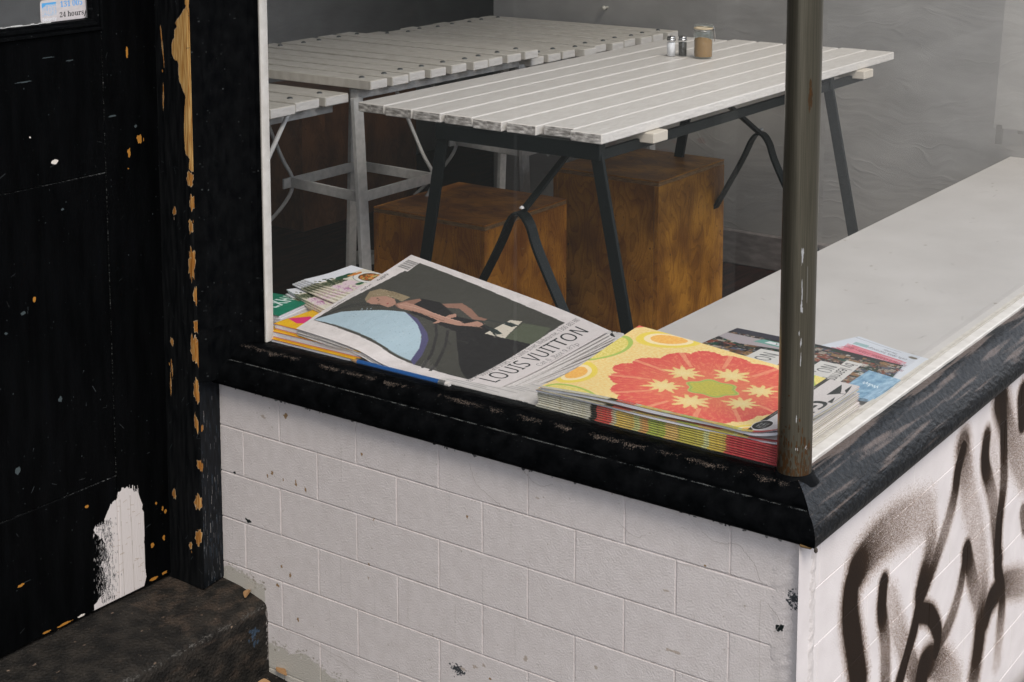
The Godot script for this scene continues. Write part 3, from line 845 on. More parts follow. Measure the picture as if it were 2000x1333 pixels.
	for i in 34:
		var q := (Vector2(rng.randf_range(-0.20, -0.125), rng.randf_range(0.165, 0.33)) - o) * k
		stroke(im, PackedVector2Array([q, q + Vector2(rng.randf_range(3, 12), rng.randf_range(-3, 3))]), 1.2, lin(0.40, 0.31, 0.24).lerp(white, rng.randf() * 0.6))
	for xx in [-0.171, -0.1485]:
		stroke(im, PackedVector2Array([(Vector2(xx, 0.335) - o) * k, (Vector2(xx + 0.003, 0.16) - o) * k]), 1.2, lin(0.42, 0.37, 0.33))
	var dm := mat(Color.WHITE, 0.36)
	dm.albedo_texture = tex(im); dm.metallic_specular = 0.10
	dm.normal_enabled = true; dm.normal_texture = normal_of(height(W, H, 120, 36, 113), 3.0); dm.normal_scale = 0.12
	var door := thing("door", "black painted timber door with chipped paint and a white dab", "door", Vector3(-0.48, 0.155, -1.235))
	var UV := func(p: Vector2) -> Vector2: return (p - o) * k / Vector2(W, H)
	var slab := func(called: String, x0: float, x1: float, y0: float, y1: float, zf: float) -> MeshInstance3D:
		var s := begin(); s.set_smooth_group(-1)
		var b := 0.0012; var zb := zf - 0.035
		var f := [Vector2(x0 + b, y0 + b), Vector2(x1 - b, y0 + b), Vector2(x1 - b, y1 - b), Vector2(x0 + b, y1 - b)]
		var e := [Vector2(x0, y0), Vector2(x1, y0), Vector2(x1, y1), Vector2(x0, y1)]
		var P := func(q: Vector2, z: float) -> Vector3: return Vector3(q.x, q.y, z) - door.position
		quad(s, [P.call(f[0], zf), P.call(f[1], zf), P.call(f[2], zf), P.call(f[3], zf)], [UV.call(f[0]), UV.call(f[1]), UV.call(f[2]), UV.call(f[3])])
		for i in 4:
			var j := (i + 1) % 4
			quad(s, [P.call(e[i], zf - b), P.call(e[j], zf - b), P.call(f[j], zf), P.call(f[i], zf)], [UV.call(e[i]), UV.call(e[j]), UV.call(f[j]), UV.call(f[i])])
			quad(s, [P.call(e[i], zb), P.call(e[j], zb), P.call(e[j], zf - b), P.call(e[i], zf - b)], [UV.call(e[i]), UV.call(e[j]), UV.call(e[j]), UV.call(e[i])])
		quad(s, [P.call(e[1], zb), P.call(e[0], zb), P.call(e[3], zb), P.call(e[2], zb)], [UV.call(e[1]), UV.call(e[0]), UV.call(e[3]), UV.call(e[2])])
		return put(door, called, done(s), dm)
	slab.call("stile", -0.1765, -0.049, 0.157, 2.2, -1.235)
	slab.call("stile", -0.91, -0.78, 0.157, 2.2, -1.235)
	slab.call("bottom_rail", -0.7795, -0.1770, 0.157, 0.3805, -1.2355)
	slab.call("panel", -0.7795, -0.1770, 0.3813, 0.9155, -1.2358)
	slab.call("lock_rail", -0.7795, -0.1770, 0.9165, 1.158, -1.2353)
	slab.call("top_rail", -0.7795, -0.1770, 2.05, 2.2, -1.2355)
	# glazing bead round the light and the pane
	var bp := [[0.0, 0.0], [0.0055, 0.001], [0.006, 0.005], [0.003, 0.0065], [0.0035, 0.009], [0.0065, 0.0105], [0.0065, 0.014], [0.002, 0.0165], [0.002, 0.020], [-0.006, 0.022]]
	var bs := begin(); bs.set_smooth_group(-1)
	for q in bp.size() - 1:
		var y0: float = 1.158 + bp[q][1] - 0.155; var y1: float = 1.158 + bp[q + 1][1] - 0.155
		var z0: float = bp[q][0]; var z1: float = bp[q + 1][0]
		var xa := -0.78 + 0.48; var xb: float = -0.177 - bp[q][1] + 0.48; var xc: float = -0.177 - bp[q + 1][1] + 0.48
		quad(bs, [Vector3(xa, y0, z0), Vector3(xb, y0, z0), Vector3(xc, y1, z1), Vector3(xa, y1, z1)])
		quad(bs, [Vector3(xb, y0, z0), Vector3(xb, 1.9, z0), Vector3(xc, 1.9, z1), Vector3(xc, y1, z1)])
	put(door, "glazing_bead", done(bs), M.black_paint)
	var chip := mat(lin(0.6, 0.6, 0.58), 0.7)
	for i in 16:
		var x := -0.40 + i * 0.0078
		put(door, "paint_flake", cbox(Vector3(rng.randf_range(0.006, 0.012), rng.randf_range(0.0012, 0.003), 0.0012), 0.0004), chip, T(x + 0.48, 1.1795 - 0.155 + rng.randf_range(-0.0008, 0.0008), -0.0035 + 0.001))
	var dp := begin()
	quad(dp, [Vector3(-0.3, 1.002, -0.010), Vector3(0.284, 1.002, -0.010), Vector3(0.284, 1.9, -0.010), Vector3(-0.3, 1.9, -0.010)])
	put(door, "pane", done(dp), M.glass)
	# sticker on the pane
	var sw := 480; var sh := 190
	si = grain(sw, sh, lin(0.62, 0.575, 0.575), lin(0.70, 0.65, 0.65), 6, 4, 121, 0.08)
	var blue := Color(0.35, 0.68, 0.92)
	for i in 2600:
		var q := Vector2(rng.randf_range(20, 165), rng.randf_range(28, 135))
		if rng.randf() < 0.85 - (q.y - 28) / 130.0 or rng.randf() < 0.25: si.fill_rect(Rect2i(int(q.x), int(q.y), rng.randi_range(1, 5), rng.randi_range(1, 3)), blue.lerp(Color(0.80, 0.86, 0.92), rng.randf() * 0.9))
	poly(si, flat([18, 24, 166, 24, 166, 40, 60, 40, 44, 58, 18, 62]), blue)
	letters(si, "ADT", Vector2(95, 88), Vector2(54, 0), Vector2(0, -62), Color(0.83, 0.80, 0.81), "Droid Sans", 700)
	letters(si, "Security", Vector2(92, 162), Vector2(27, 0), Vector2(0, -27), Color(0.92, 0.93, 0.95), "Droid Sans", 700)
	letters(si, "131 005", Vector2(328, 50), Vector2(48, 0), Vector2(0, -50), Color(0.32, 0.66, 0.93), "Droid Serif", 700)
	letters(si, "24 hours", Vector2(328, 138), Vector2(43, 0), Vector2(0, -44), Color(0.05, 0.05, 0.05), "Droid Serif", 700)
	poly(si, flat([456, 178, 476, 120, 480, 140, 470, 175]), Color(0.06, 0.06, 0.07))
	var smat := mat(Color.WHITE, 0.35); smat.albedo_texture = tex(si)
	var sp := PackedVector2Array()
	for c in [[0.0405, 0.013, 0.0], [-0.0405, 0.013, PI / 2], [-0.0405, -0.013, PI], [0.0405, -0.013, PI * 1.5]]:
		for i in 5: sp.append(Vector2(c[0], c[1]) + Vector2.from_angle(c[2] + i * PI / 8) * 0.0055)
	var ss := begin(); ss.set_smooth_group(-1)
	for i in sp.size():
		for q in [Vector2.ZERO, sp[(i + 1) % sp.size()], sp[i]]:
			ss.set_uv(Vector2(q.x / 0.092 + 0.5, 0.5 - q.y / 0.037)); ss.add_vertex(Vector3(q.x, q.y, 0))
	var sk := put(self, "sticker", done(ss), smat, Transform3D(Basis(Vector3.BACK, 0.012), Vector3(-0.248, 1.198, -1.2425)))
	tag(sk, "small white security sticker reading 24 hours on the door glass", "sticker")
	# jamb with the peeled edge: reveal faces -x
	var fr := thing("door_frame", "black door jamb with paint peeled to bare orange wood", "door frame", Vector3(-0.06, 0.15, -1.157))
	W = 256; H = 1490
	var jo := Vector2(-1.26, 1.26); var jk := Vector2(W / 0.12, -H / 1.12)     # reveal: z, y
	var ji := grain(W, H, lin(0.0035, 0.004, 0.0045), lin(0.010, 0.0105, 0.011), 12, 12, 131, 0.12)
	var bare := func(p: PackedVector2Array, big: bool) -> void:
		var rimp := PackedVector2Array()
		var c := Vector2.ZERO
		for q in p: c += q / p.size()
		for q in p: rimp.append(q + (q - c).normalized() * 2.2)
		poly(ji, rimp, lin(0.36, 0.28, 0.20)); poly(ji, p, lin(0.46, 0.26, 0.085) if big else lin(0.34, 0.14, 0.03))
	for c in [[-1158, 894, 8, 14], [-1156, 852, 6, 16], [-1159, 808, 5, 15], [-1159, 742, 9, 34], [-1152, 687, 6, 17], [-1153, 632, 8, 12], [-1156, 605, 4, 7], [-1157, 585, 11, 33], [-1156, 516, 7, 23], [-1159, 455, 4, 19], [-1153, 381, 7, 11], [-1160, 308, 9, 17], [-1161, 246, 8, 19], [-1199, 832, 4, 9], [-1215, 593, 4, 8], [-1217, 544, 2, 19], [-1220, 311, 6, 9], [-1181, 224, 4, 7], [-1221, 515, 1.5, 29], [-1218, 1120, 1.5, 45], [-1219, 1030, 1.5, 25]]:
		var p := PackedVector2Array()
		var lean := rng.randf_range(-0.25, 0.25); var nip := rng.randf_range(0.0, TAU)
		for i in 26:
			var a := TAU * i / 26
			var kk := rng.randf_range(0.62, 1.08) * (1.0 - 0.45 * exp(-pow(angle_difference(a, nip) / 0.5, 2.0)))
			p.append((Vector2(c[0] + cos(a) * c[2] * kk + lean * sin(a) * c[3] * 0.4, c[1] + sin(a) * c[3] * kk) * 0.001 - jo) * jk)
		bare.call(p, false)
		for i in rng.randi_range(0, 2):
			blob(ji, (Vector2(c[0] + rng.randfn(0, 4), c[1] + rng.randfn(0, c[3] * 1.3)) * 0.001 - jo) * jk, rng.randf_range(0.8, 3.5), rng.randf_range(1, 5), [lin(0.34, 0.14, 0.03), lin(0.45, 0.40, 0.36)][i % 2], 0.5, 8)
	var peel := [-1161, 1262, -1160, 1202, -1157, 1190, -1169, 1177, -1184, 1161, -1180, 1157, -1186, 1148, -1187, 1134, -1193, 1127, -1194, 1106, -1188, 1098, -1179, 1091, -1179, 1074, -1176, 1060, -1167, 1044, -1164, 1036, -1168, 1011, -1169, 957, -1167, 938, -1158, 929, -1160, 914, -1149, 911, -1147, 963, -1148, 988, -1149, 1005, -1150, 1038, -1150, 1080, -1148, 1119, -1149, 1154, -1150, 1182, -1152, 1192, -1151, 1203, -1151, 1262]
	var pp := []
	for i in range(0, peel.size(), 2): pp.append((Vector2(peel[i], peel[i + 1]) * 0.001 - jo) * jk)
	pp.append(pp[0])
	var ppp := PackedVector2Array()
	for q in spline(pp, 4): ppp.append(q + Vector2(rng.randf_range(-1.5, 1.5), rng.randf_range(-3, 3)))
	bare.call(ppp, true)
	# grain in the bare wood
	var wn := noise(133, 1.0, 3)
	for y in H:
		for x in W:
			var c := ji.get_pixel(x, y)
			if c.r > 0.4:
				var t: float = wn.get_noise_2d(x * 0.22, y * 0.012)
				ji.set_pixel(x, y, c.lerp(lin(0.20, 0.07, 0.015) if t < 0 else lin(0.60, 0.42, 0.19), clampf(absf(t) * 1.3, 0, 0.8)))
	for i in 90:
		var q := Vector2(rng.randf() * W, rng.randf() * H)
		stroke(ji, PackedVector2Array([q, q + Vector2(rng.randf_range(-10, 20), rng.randf_range(-20, 10))]), 1.0, lin(0.05, 0.06, 0.065).lerp(lin(0.012, 0.012, 0.012), rng.randf()))
	var jm := mat(Color.WHITE, 0.42); jm.albedo_texture = tex(ji); jm.metallic_specular = 0.10
	jm.normal_enabled = true; jm.normal_texture = normal_of(ji, 1.5); jm.normal_scale = 0.5
	# front face: chipped blue-black
	var flk := lin(0.5, 0.48, 0.46)
	var fi := grain(160, 512, lin(0.003, 0.004, 0.0055), lin(0.009, 0.012, 0.016), 8, 10, 135, 0.15)
	for i in 200:
		var q := Vector2(rng.randf() * 160, 512 - absf(rng.randfn(0, 0.45)) * 512)
		stroke(fi, PackedVector2Array([q, q + Vector2(rng.randf_range(-3, 3), rng.randf_range(4, 26))]), rng.randf_range(1, 3), [lin(0.05, 0.08, 0.11), lin(0.03, 0.045, 0.06), lin(0.16, 0.17, 0.18), lin(0.28, 0.27, 0.26)][rng.randi() % 4].lerp(lin(0.01, 0.012, 0.016), rng.randf() * 0.8))
	for i in 120: blob(fi, Vector2(140 + rng.randfn(0, 5), rng.randf() * 512), rng.randf_range(0.8, 3), rng.randf_range(1, 7), flk.lerp(lin(0.05, 0.06, 0.07), rng.randf()), 0.4, 7)
	for i in 2: blob(fi, Vector2(rng.randf_range(4, 24), 120 + i * 80 + rng.randf_range(-20, 20)), rng.randf_range(4, 9), rng.randf_range(8, 22), lin(0.34, 0.15, 0.035), 0.5, 12)
	var fm := mat(Color.WHITE, 0.45); fm.albedo_texture = tex(fi); fm.metallic_specular = 0.25
	var js := begin(); js.set_smooth_group(-1)
	var R := func(z: float, y: float) -> Vector2: return (Vector2(z, y) - jo) * jk / Vector2(W, H)
	var off := Vector3(-0.06, 0.15, -1.157)
	for sg in 20:
		var y0 := 0.15 + sg * 0.1125; var y1 := y0 + 0.1125
		quad(js, [Vector3(-0.060, y0, -1.30) - off, Vector3(-0.060, y0, -1.1570) - off, Vector3(-0.060, y1, -1.1570) - off, Vector3(-0.060, y1, -1.30) - off], [R.call(-1.30, y0), R.call(-1.157, y0), R.call(-1.157, y1), R.call(-1.30, y1)])
		quad(js, [Vector3(-0.060, y0, -1.1570) - off, Vector3(-0.0575, y0, -1.1515) - off, Vector3(-0.0575, y1, -1.1515) - off, Vector3(-0.060, y1, -1.1570) - off], [R.call(-1.157, y0), R.call(-1.151, y0), R.call(-1.151, y1), R.call(-1.157, y1)])
	put(fr, "jamb", done(js), jm)
	js = begin(); js.set_smooth_group(-1)
	quad(js, [Vector3(-0.0575, 0.15, -1.1515) - off, Vector3(0.012, 0.15, -1.163) - off, Vector3(0.012, 0.53, -1.163) - off, Vector3(-0.0575, 0.53, -1.1515) - off], [Vector2(0, 1), Vector2(1, 1), Vector2(1, 0), Vector2(0, 0)])
	put(fr, "jamb_face", done(js), fm)
	box(fr, "core", Vector3(0.002, 0.0, -0.14), Vector3(0.10, 2.25, -0.008), M.black_paint, 0.001)
	box(fr, "stop", Vector3(-0.011 + 0.02, 0.0, -0.13), Vector3(0.03, 2.25, -0.10), M.black_paint, 0.001)

func windows() -> void:
	# canted, rounded post between door and entry window, standing on the sill
	var post := thing("window_post", "black rounded timber post between the door and the entry window", "post", Vector3(-0.03, 0.53, -1.12))
	var pp := PackedVector2Array([Vector2(-0.0585, -1.1535), Vector2(-0.052, -1.1485)])
	for i in 9:
		var a := PI * 0.5 * i / 8.0
		pp.append(Vector2(-0.044 + 0.084 * sin(a) , -1.086 - 0.058 * cos(a) * 0.95))
	pp.append_array([Vector2(0.043, -1.089), Vector2(0.043, -1.16)])
	for i in pp.size(): pp[i] -= Vector2(-0.03, -1.12)
	put(post, "shaft", prism(pp, 0.0, 2.88), M.black_paint)
	var wb := tri(mat(Color.WHITE, 0.5), 4.0)
	wb.albedo_texture = tex(grain(128, 128, lin(0.52, 0.495, 0.46), lin(0.64, 0.615, 0.58), 6, 6, 141, 0.15))
	# entry window: bead and pane
	var w1 := thing("window", "large clear pane facing the entry with a white bead", "window", Vector3(0.05, SILL_Y, -0.6))
	box(w1, "bead", Vector3(-0.0065, 0.0, -0.497), Vector3(0.0125, 2.82, -0.485), wb, 0.0015)
	var ps := begin()
	quad(ps, [Vector3(0, -0.001, -0.487), Vector3(0, -0.001, 0.515), Vector3(0, 2.82, 0.515), Vector3(0, 2.82, -0.487)])
	put(w1, "pane", done(ps), M.glass)
	# street window
	var w2 := thing("window", "large clear pane facing the street with a white bead along its foot", "window", Vector3(1.2, SILL_Y, -0.075))
	box(w2, "bead", Vector3(-1.13, -0.0015, -0.0065), Vector3(1.4, 0.0065, 0.013), wb, 0.0015)
	ps = begin()
	quad(ps, [Vector3(-1.13, 0.003, -0.0095), Vector3(1.4, 0.003, -0.0095), Vector3(1.4, 2.82, -0.0095), Vector3(-1.13, 2.82, -0.0095)])
	put(w2, "pane", done(ps), M.glass)
	box(w2, "inner_bead", Vector3(-1.12, -0.006, -0.024), Vector3(1.3, 0.0015, -0.0125), M.cream_slat, 0.0015)
	# corner post: bronze tube, dented and flecked with white paint
	var W := 512; var H := 1024
	var im := Image.create(W, H, false, Image.FORMAT_RGB8)
	var n := noise(151, 1.0, 4)
	for y in H:
		for x in W:
			var t: float = n.get_noise_2d(x * 0.12, y * 0.006) * 0.8 + 0.5 + rng.randf_range(-0.08, 0.08)
			im.set_pixel(x, y, lin(0.115, 0.105, 0.078).lerp(lin(0.175, 0.158, 0.120), clampf(t, 0, 1)))
	var white := lin(0.75, 0.75, 0.77)
	var mark := func(y: float, a: float, rx: float, ry: float) -> void:    # height above the sill, angle round the tube
		blob(im, Vector2(a * W, H * (1.0 - y / 1.0)), rx, ry, white, 0.5, 12)
	for e in [[0.32, 0.0, 5, 10], [0.325, 0.006, 3, 6], [0.282, 0.002, 2, 8], [0.268, 0.004, 2.5, 14], [0.252, 0.001, 4, 8], [0.245, 0.004, 5, 4], [0.212, -0.012, 2, 4], [0.197, 0.006, 3, 6], [0.172, 0.010, 2.5, 10], [0.045, -0.012, 7, 3], [0.046, 0.082, 6, 3], [0.29, 0.052, 1, 26], [0.09, -0.02, 2, 6]]:
		mark.call(e[0], 0.5 + e[1], e[2], e[3])
	for i in 700:    # rust stains round the foot and a few higher up
		var y := absf(rng.randfn(0, 0.035)) if i < 640 else 0.54 + rng.randfn(0, 0.008)
		var a := rng.randf() if i < 640 else 0.535 + rng.randfn(0, 0.006)
		blob(im, Vector2(a * W, H * (1.0 - y)), rng.randf_range(1, 5), rng.randf_range(1, 7), lin(0.16, 0.07, 0.025).lerp(lin(0.09, 0.065, 0.04), rng.randf()), 0.4, 8)
	im.rotate_180(); im.flip_x(); im.flip_y(); im.rotate_180(); im.flip_x(); im.flip_y()
	var m := mat(Color.WHITE, 0.30, 0.75)
	m.albedo_texture = tex(im)
	m.uv1_offset = Vector3(0, 0, 0)
	var s := begin(); s.set_smooth_group(0)
	var R := 0.0245; var N := 40
	var ang0 := atan2(-0.5795, -0.815)    # angle of the side that faces the open street corner
	for i in 24:
		for q in N:
			var p := []
			var u := []
			for e in [[i, q], [i, q + 1], [i + 1, q + 1], [i + 1, q]]:
				var y: float = pow(e[0] / 24.0, 1.6) * 2.82
				var a: float = TAU * e[1] / N
				var dent := 0.0022 * exp(-pow((y - 0.165) / 0.02, 2.0)) * exp(-pow(angle_difference(a, TAU * 0.51) / 0.35, 2.0))
				var th := a - PI - 0.62 + PI        # texture middle towards -x +z
				th = PI + 0.618 + (a - PI)
				p.append(Vector3(cos(th), 0, -sin(th)) * (R - dent) + Vector3(0, y, 0))
				u.append(Vector2(float(e[1]) / N, 1.0 - y))
			quad(s, p, u)
	var post2 := thing("corner_post", "round tarnished bronze tube post at the window corner", "post", Vector3(0.051, SILL_Y - 0.001, -0.069))
	put(post2, "tube", done(s), m)
	put(post2, "seal", lathe([Vector2(0.0245, 0.0055), Vector2(0.0275, 0.004), Vector2(0.031, -0.003), Vector2(0.036, -0.008)], 28), M.black_paint)

# ---------------------------------------------------------------- room
func interior() -> void:
	var fl := tri(mat(Color.WHITE, 0.7), 1.0); fl.metallic_specular = 0.25
	fl.albedo_texture = tex(grain(384, 384, lin(0.010, 0.004, 0.003), lin(0.045, 0.012, 0.007), 5, 50, 161, 0.15))
	var fs := begin()
	quad(fs, [Vector3(0.06, FLOOR_Y, -0.1), Vector3(2.52, FLOOR_Y, -0.1), Vector3(2.52, FLOOR_Y, -1.30), Vector3(0.06, FLOOR_Y, -1.30)])
	quad(fs, [Vector3(-1.9, FLOOR_Y, -1.30), Vector3(2.52, FLOOR_Y, -1.30), Vector3(2.52, FLOOR_Y, -2.45), Vector3(-1.9, FLOOR_Y, -2.45)])
	quad(fs, [Vector3(-1.9, FLOOR_Y, -2.45), Vector3(4.5, FLOOR_Y, -2.45), Vector3(4.5, FLOOR_Y, -4.4), Vector3(-1.9, FLOOR_Y, -4.4)])
	struct("floor", done(fs), fl)
	struct("ceiling", cbox(Vector3(4.6, 0.1, 2.5), 0.002), mat(lin(0.78, 0.77, 0.75), 0.8), T(0.35, 3.55, -1.30))
	struct("ceiling", cbox(Vector3(6.5, 0.1, 2.0), 0.002), mat(lin(0.78, 0.77, 0.75), 0.8), T(1.3, 2.75, -3.45))
	# trowelled plaster
	var W := 900; var H := 900        # 2 m x 2 m
	var hi := Image.create(W, H, false, Image.FORMAT_RGB8)
	var n := noise(171, 1.0, 3); var n2 := noise(172, 1.0, 2); var n3 := noise(173, 1.0, 2)
	for y in H:
		for x in W:
			var u := x * 2.0 / W; var v := y * 2.0 / H
			var bend := 0.07 * n2.get_noise_2d(u * 0.9, v * 1.6) + 0.035 * n2.get_noise_2d(u * 3 + 9, v * 4) + 0.012 * n3.get_noise_2d(u * 9, v * 9)
			var a: float = n.get_noise_2d(u * 2.6, (v + bend) * 26.0)
			var ridge := 1.0 - absf(n3.get_noise_2d(u * 2.2 + 5, (v + bend * 1.5) * 13.0)) * 9.0
			var f: float = 0.45 + a * 0.16 + maxf(0.0, ridge) * 0.22 * clampf(0.2 + 1.6 * n2.get_noise_2d(u * 4, v * 5 + 4), 0.0, 1.0) + rng.randf_range(-0.02, 0.02)
			hi.set_pixel(x, y, Color(f, f, f))
	var pim := grain(512, 512, lin(0.30, 0.292, 0.278), lin(0.37, 0.36, 0.345), 8, 14, 175, 0.06)
	for i in 700:  # reddish old stains low on the wall
		var q := Vector2(rng.randfn(338, 30), rng.randfn(395, 18))
		blob(pim, q, rng.randf_range(2, 10), rng.randf_range(1, 3), pim.get_pixel(20, 20).lerp(lin(0.26, 0.17, 0.16), rng.randf_range(0.1, 0.5)), 0.3, 8)
	var pm := mat(Color.WHITE, 0.6)
	pm.albedo_texture = tex(pim)
	pm.normal_enabled = true; pm.normal_texture = normal_of(hi, 9.0); pm.normal_scale = 0.15
	pm.uv1_scale = Vector3(0.5, 0.5, 1)
	var w1 := thing("plaster_wall", "grey trowelled plaster wall beside the long table", "wall", Vector3(WALL_X, FLOOR_Y, -1.2))
	var o := put(w1, "face", cbox(Vector3(0.12, 3.5, 2.48), 0.002), pm, T(0.06, 1.75, 0.06))
	o.name = "face"
	put(w1, "return_face", cbox(Vector3(2.0, 3.5, 0.1), 0.002), pm, T(1.122, 1.75, -1.129))
	var sk := tri(mat(Color.WHITE, 0.6), 2.0)
	sk.albedo_texture = tex(grain(256, 256, lin(0.16, 0.14, 0.135), lin(0.27, 0.245, 0.235), 6, 20, 177, 0.15))
	box(w1, "skirting", Vector3(-0.016, 0.0, -1.178), Vector3(-0.0005, 0.11, 1.1), sk, 0.004)
	var hook := put(w1, "wall_hook", lathe([Vector2(0.0001, 0.03), Vector2(0.006, 0.028), Vector2(0.008, 0.022), Vector2(0.004, 0.014), Vector2(0.004, 0.0)], 10), mat(lin(0.6, 0.58, 0.5), 0.5), Transform3D(Basis(Vector3.BACK, PI / 2), Vector3(0.0, 0.784, -0.716)))
	hook.set_meta("label", "small cream knob screwed to the wall")
	var w2 := thing("plaster_wall", "dim rough plaster wall at the back of the room beyond the benches", "wall", Vector3(1.3, FLOOR_Y, -3.35))
	put(w2, "face", cbox(Vector3(6.5, 2.7, 0.1), 0.002), pm, T(0, 1.35, -0.05))
	put(w2, "side_face", cbox(Vector3(0.1, 2.7, 1.0), 0.002), pm, T(3.2, 1.35, 0.46))
	box(w2, "bulkhead", Vector3(-3.2, 2.56, 0.85), Vector3(3.2, 3.45, 0.9), M.plaster_plain, 0.002)
	var w3 := thing("plaster_wall", "plain side wall of the room behind the door", "wall", Vector3(-1.9, FLOOR_Y, -1.8))
	put(w3, "face", cbox(Vector3(0.1, 3.5, 3.2), 0.002), pm, T(0, 1.75, -1.0))
	box(w3, "partition", Vector3(0.05, 0.0, 0.56), Vector3(0.98, 3.45, 0.50), M.plaster_plain, 0.002)
	box(w3, "partition", Vector3(0.98, 2.065, 0.56), Vector3(1.86, 3.45, 0.50), M.plaster_plain, 0.002)
	# counter round the window corner
	var ci := grain(512, 512, lin(0.535, 0.513, 0.49), lin(0.60, 0.577, 0.553), 5, 5, 181, 0.05)
	for i in 90:
		var q := Vector2(rng.randf() * 512, rng.randf() * 512)
		stroke(ci, PackedVector2Array([q, q + Vector2(rng.randf_range(-14, 14), rng.randf_range(-8, 8))]), 1.0, lin(0.35, 0.33, 0.31).lerp(lin(0.6, 0.57, 0.55), rng.randf()))
	for i in 40: blob(ci, Vector2(rng.randf() * 512, rng.randf() * 512), rng.randf_range(0.6, 2.4), rng.randf_range(0.6, 1.6), lin(0.30, 0.26, 0.21), 0.4, 8)
	var cm := tri(mat(Color.WHITE, 0.32), 0.9)
	cm.albedo_texture = tex(ci)
	var ct := thing("window_counter", "long off-white counter along the inside of the street window", "counter", Vector3(1.2, TOP_Y, -0.3))
	box(ct, "top", Vector3(-1.14, -0.03, -0.274), Vector3(1.297, 0.0, 0.2), cm, 0.002)
	box(ct, "front_panel", Vector3(-0.9, -0.445, 0.165), Vector3(1.297, -0.03, 0.18), M.plaster_plain, 0.001)
	for x in [-0.6, 0.3, 1.2]: box(ct, "bracket", Vector3(x, -0.16, -0.2), Vector3(x + 0.03, -0.031, 0.16), M.plaster_plain, 0.002)
	var lg := thing("window_ledge", "off-white ledge along the inside of the entry window", "ledge", Vector3(0.18, TOP_Y, -0.9))
	box(lg, "top", Vector3(-0.12, -0.03, -0.33), Vector3(0.10, -0.0015, 0.325), cm, 0.002)
	box(lg, "front_panel", Vector3(-0.055, -0.445, -0.33), Vector3(-0.04, -0.03, 0.325), M.plaster_plain, 0.001)

func slat_benches() -> void:
	var specs := [
		{"y": 0.862, "x0": -0.25, "x1": 0.955, "z0": -2.36, "z1": -1.672, "n": 12, "l": "low cream slatted bench table tucked under its higher neighbour, nearest the door"},
		{"y": 0.895, "x0": 0.945, "x1": 1.665, "z0": -2.30, "z1": -1.618, "n": 9, "l": "cream slatted bench table overlapping both of its neighbours"},
		{"y": 0.868, "x0": 1.655, "x1": 2.46, "z0": -2.365, "z1": -1.632, "n": 10, "l": "cream slatted bench table in the corner by the plaster walls"}]
	var bolt := lathe([Vector2(0.0001, 0.0045), Vector2(0.004, 0.004), Vector2(0.0068, 0.0018), Vector2(0.0075, 0.0)], 12)
	for i in 3:
		var b: Dictionary = specs[i]
		var c := Vector3((b.x0 + b.x1) * 0.5, FLOOR_Y, (b.z0 + b.z1) * 0.5)
		var t := thing("slat_bench", b.l, "bench", c, "slatted benches along the back wall")
		var pitch: float = (b.x1 - b.x0) / b.n
		for k in b.n:
			var x: float = b.x0 + (k + 0.5) * pitch
			var j := rng.randf_range(-0.012, 0.012)
			var len_: float = b.z1 - b.z0
			var sl := put(t, "slat", cbox(Vector3(pitch - 0.0175, 0.023, snappedf(len_, 0.001)), 0.0014), M.cream_slat, T(x - c.x, b.y - 0.0115 - FLOOR_Y + rng.randf_range(-0.001, 0.001), j))
			for e in [-1.0, 1.0]:
				put(sl, "bolt", bolt, M.bolt, T(rng.randf_range(-0.004, 0.004), 0.0113, e * (len_ * 0.5 - 0.055)))
			# bright chipped paint on the sawn end
			put(sl, "end_grain", cbox(Vector3(pitch - 0.0205, 0.019, 0.001), 0.0004), M.white_slat, T(0, 0, len_ * 0.5 + 0.0006))
		for z in [b.z0 + 0.06, b.z1 - 0.06]:
			box(t, "rail", Vector3(b.x0 + 0.02 - c.x, b.y - 0.05 - FLOOR_Y, z - 0.012 - c.z), Vector3(b.x1 - 0.02 - c.x, b.y - 0.0265 - FLOOR_Y, z + 0.012 - c.z), M.white_steel, 0.001)
		# folding steel legs with a mid frame and bowed rods
		var ends := [b.x0 + 0.03, b.x1 - 0.0] if i == 1 else ([0.2] if i == 0 else [2.38])
		for e in ends:
			var fx: float = e - c.x
			var fz: float = b.z1 - 0.05 - c.z
			var bz := fz - 0.26
			var my := 0.465
			var top: float = b.y - 0.045 - FLOOR_Y
			bar(t, "leg", Vector3(fx - 0.012, top, fz), Vector3(fx + 0.012, 0.0, fz + 0.015), 0.012, 0.034, M.white_steel, Vector3.BACK)
			bar(t, "leg", Vector3(fx + 0.28, top, bz), Vector3(fx + 0.28, 0.0, bz - 0.03), 0.012, 0.03, M.white_steel, Vector3.BACK)
			bar(t, "stretcher", Vector3(fx, my, fz), Vector3(fx + 0.28, my, fz), 0.026, 0.006, M.white_steel)
			bar(t, "stretcher", Vector3(fx, my, bz), Vector3(fx + 0.28, my, bz), 0.026, 0.006, M.white_steel)
			bar(t, "stretcher", Vector3(fx, my, fz), Vector3(fx + 0.03, my, bz), 0.026, 0.006, M.white_steel)
			bar(t, "stretcher", Vector3(fx + 0.28, my, fz), Vector3(fx + 0.29, my, bz), 0.026, 0.006, M.white_steel)
			for sx in [[0.035, -1.0, bz], [0.285, 1.0, fz]]:
				put(t, "bowed_rod", tube(spline([Vector3(fx + sx[0] - 0.03, top - 0.02, sx[2] - 0.10), Vector3(fx + sx[0] - 0.012, my + 0.07, sx[2] - 0.03), Vector3(fx + sx[0], my, sx[2]), Vector3(fx + sx[0] - 0.012, my - 0.07, sx[2] - 0.03), Vector3(fx + sx[0] - 0.05, my - 0.17, sx[2] - 0.12)], 5), 0.005, 6), M.white_steel)
		if i == 0:
			put(t, "brace_rod", tube([Vector3(0.755 - c.x, b.y - 0.03 - FLOOR_Y, -1.70 - c.z), Vector3(0.62 - c.x, 0.58, -1.66 - c.z)], 0.006, 6), M.white_steel)

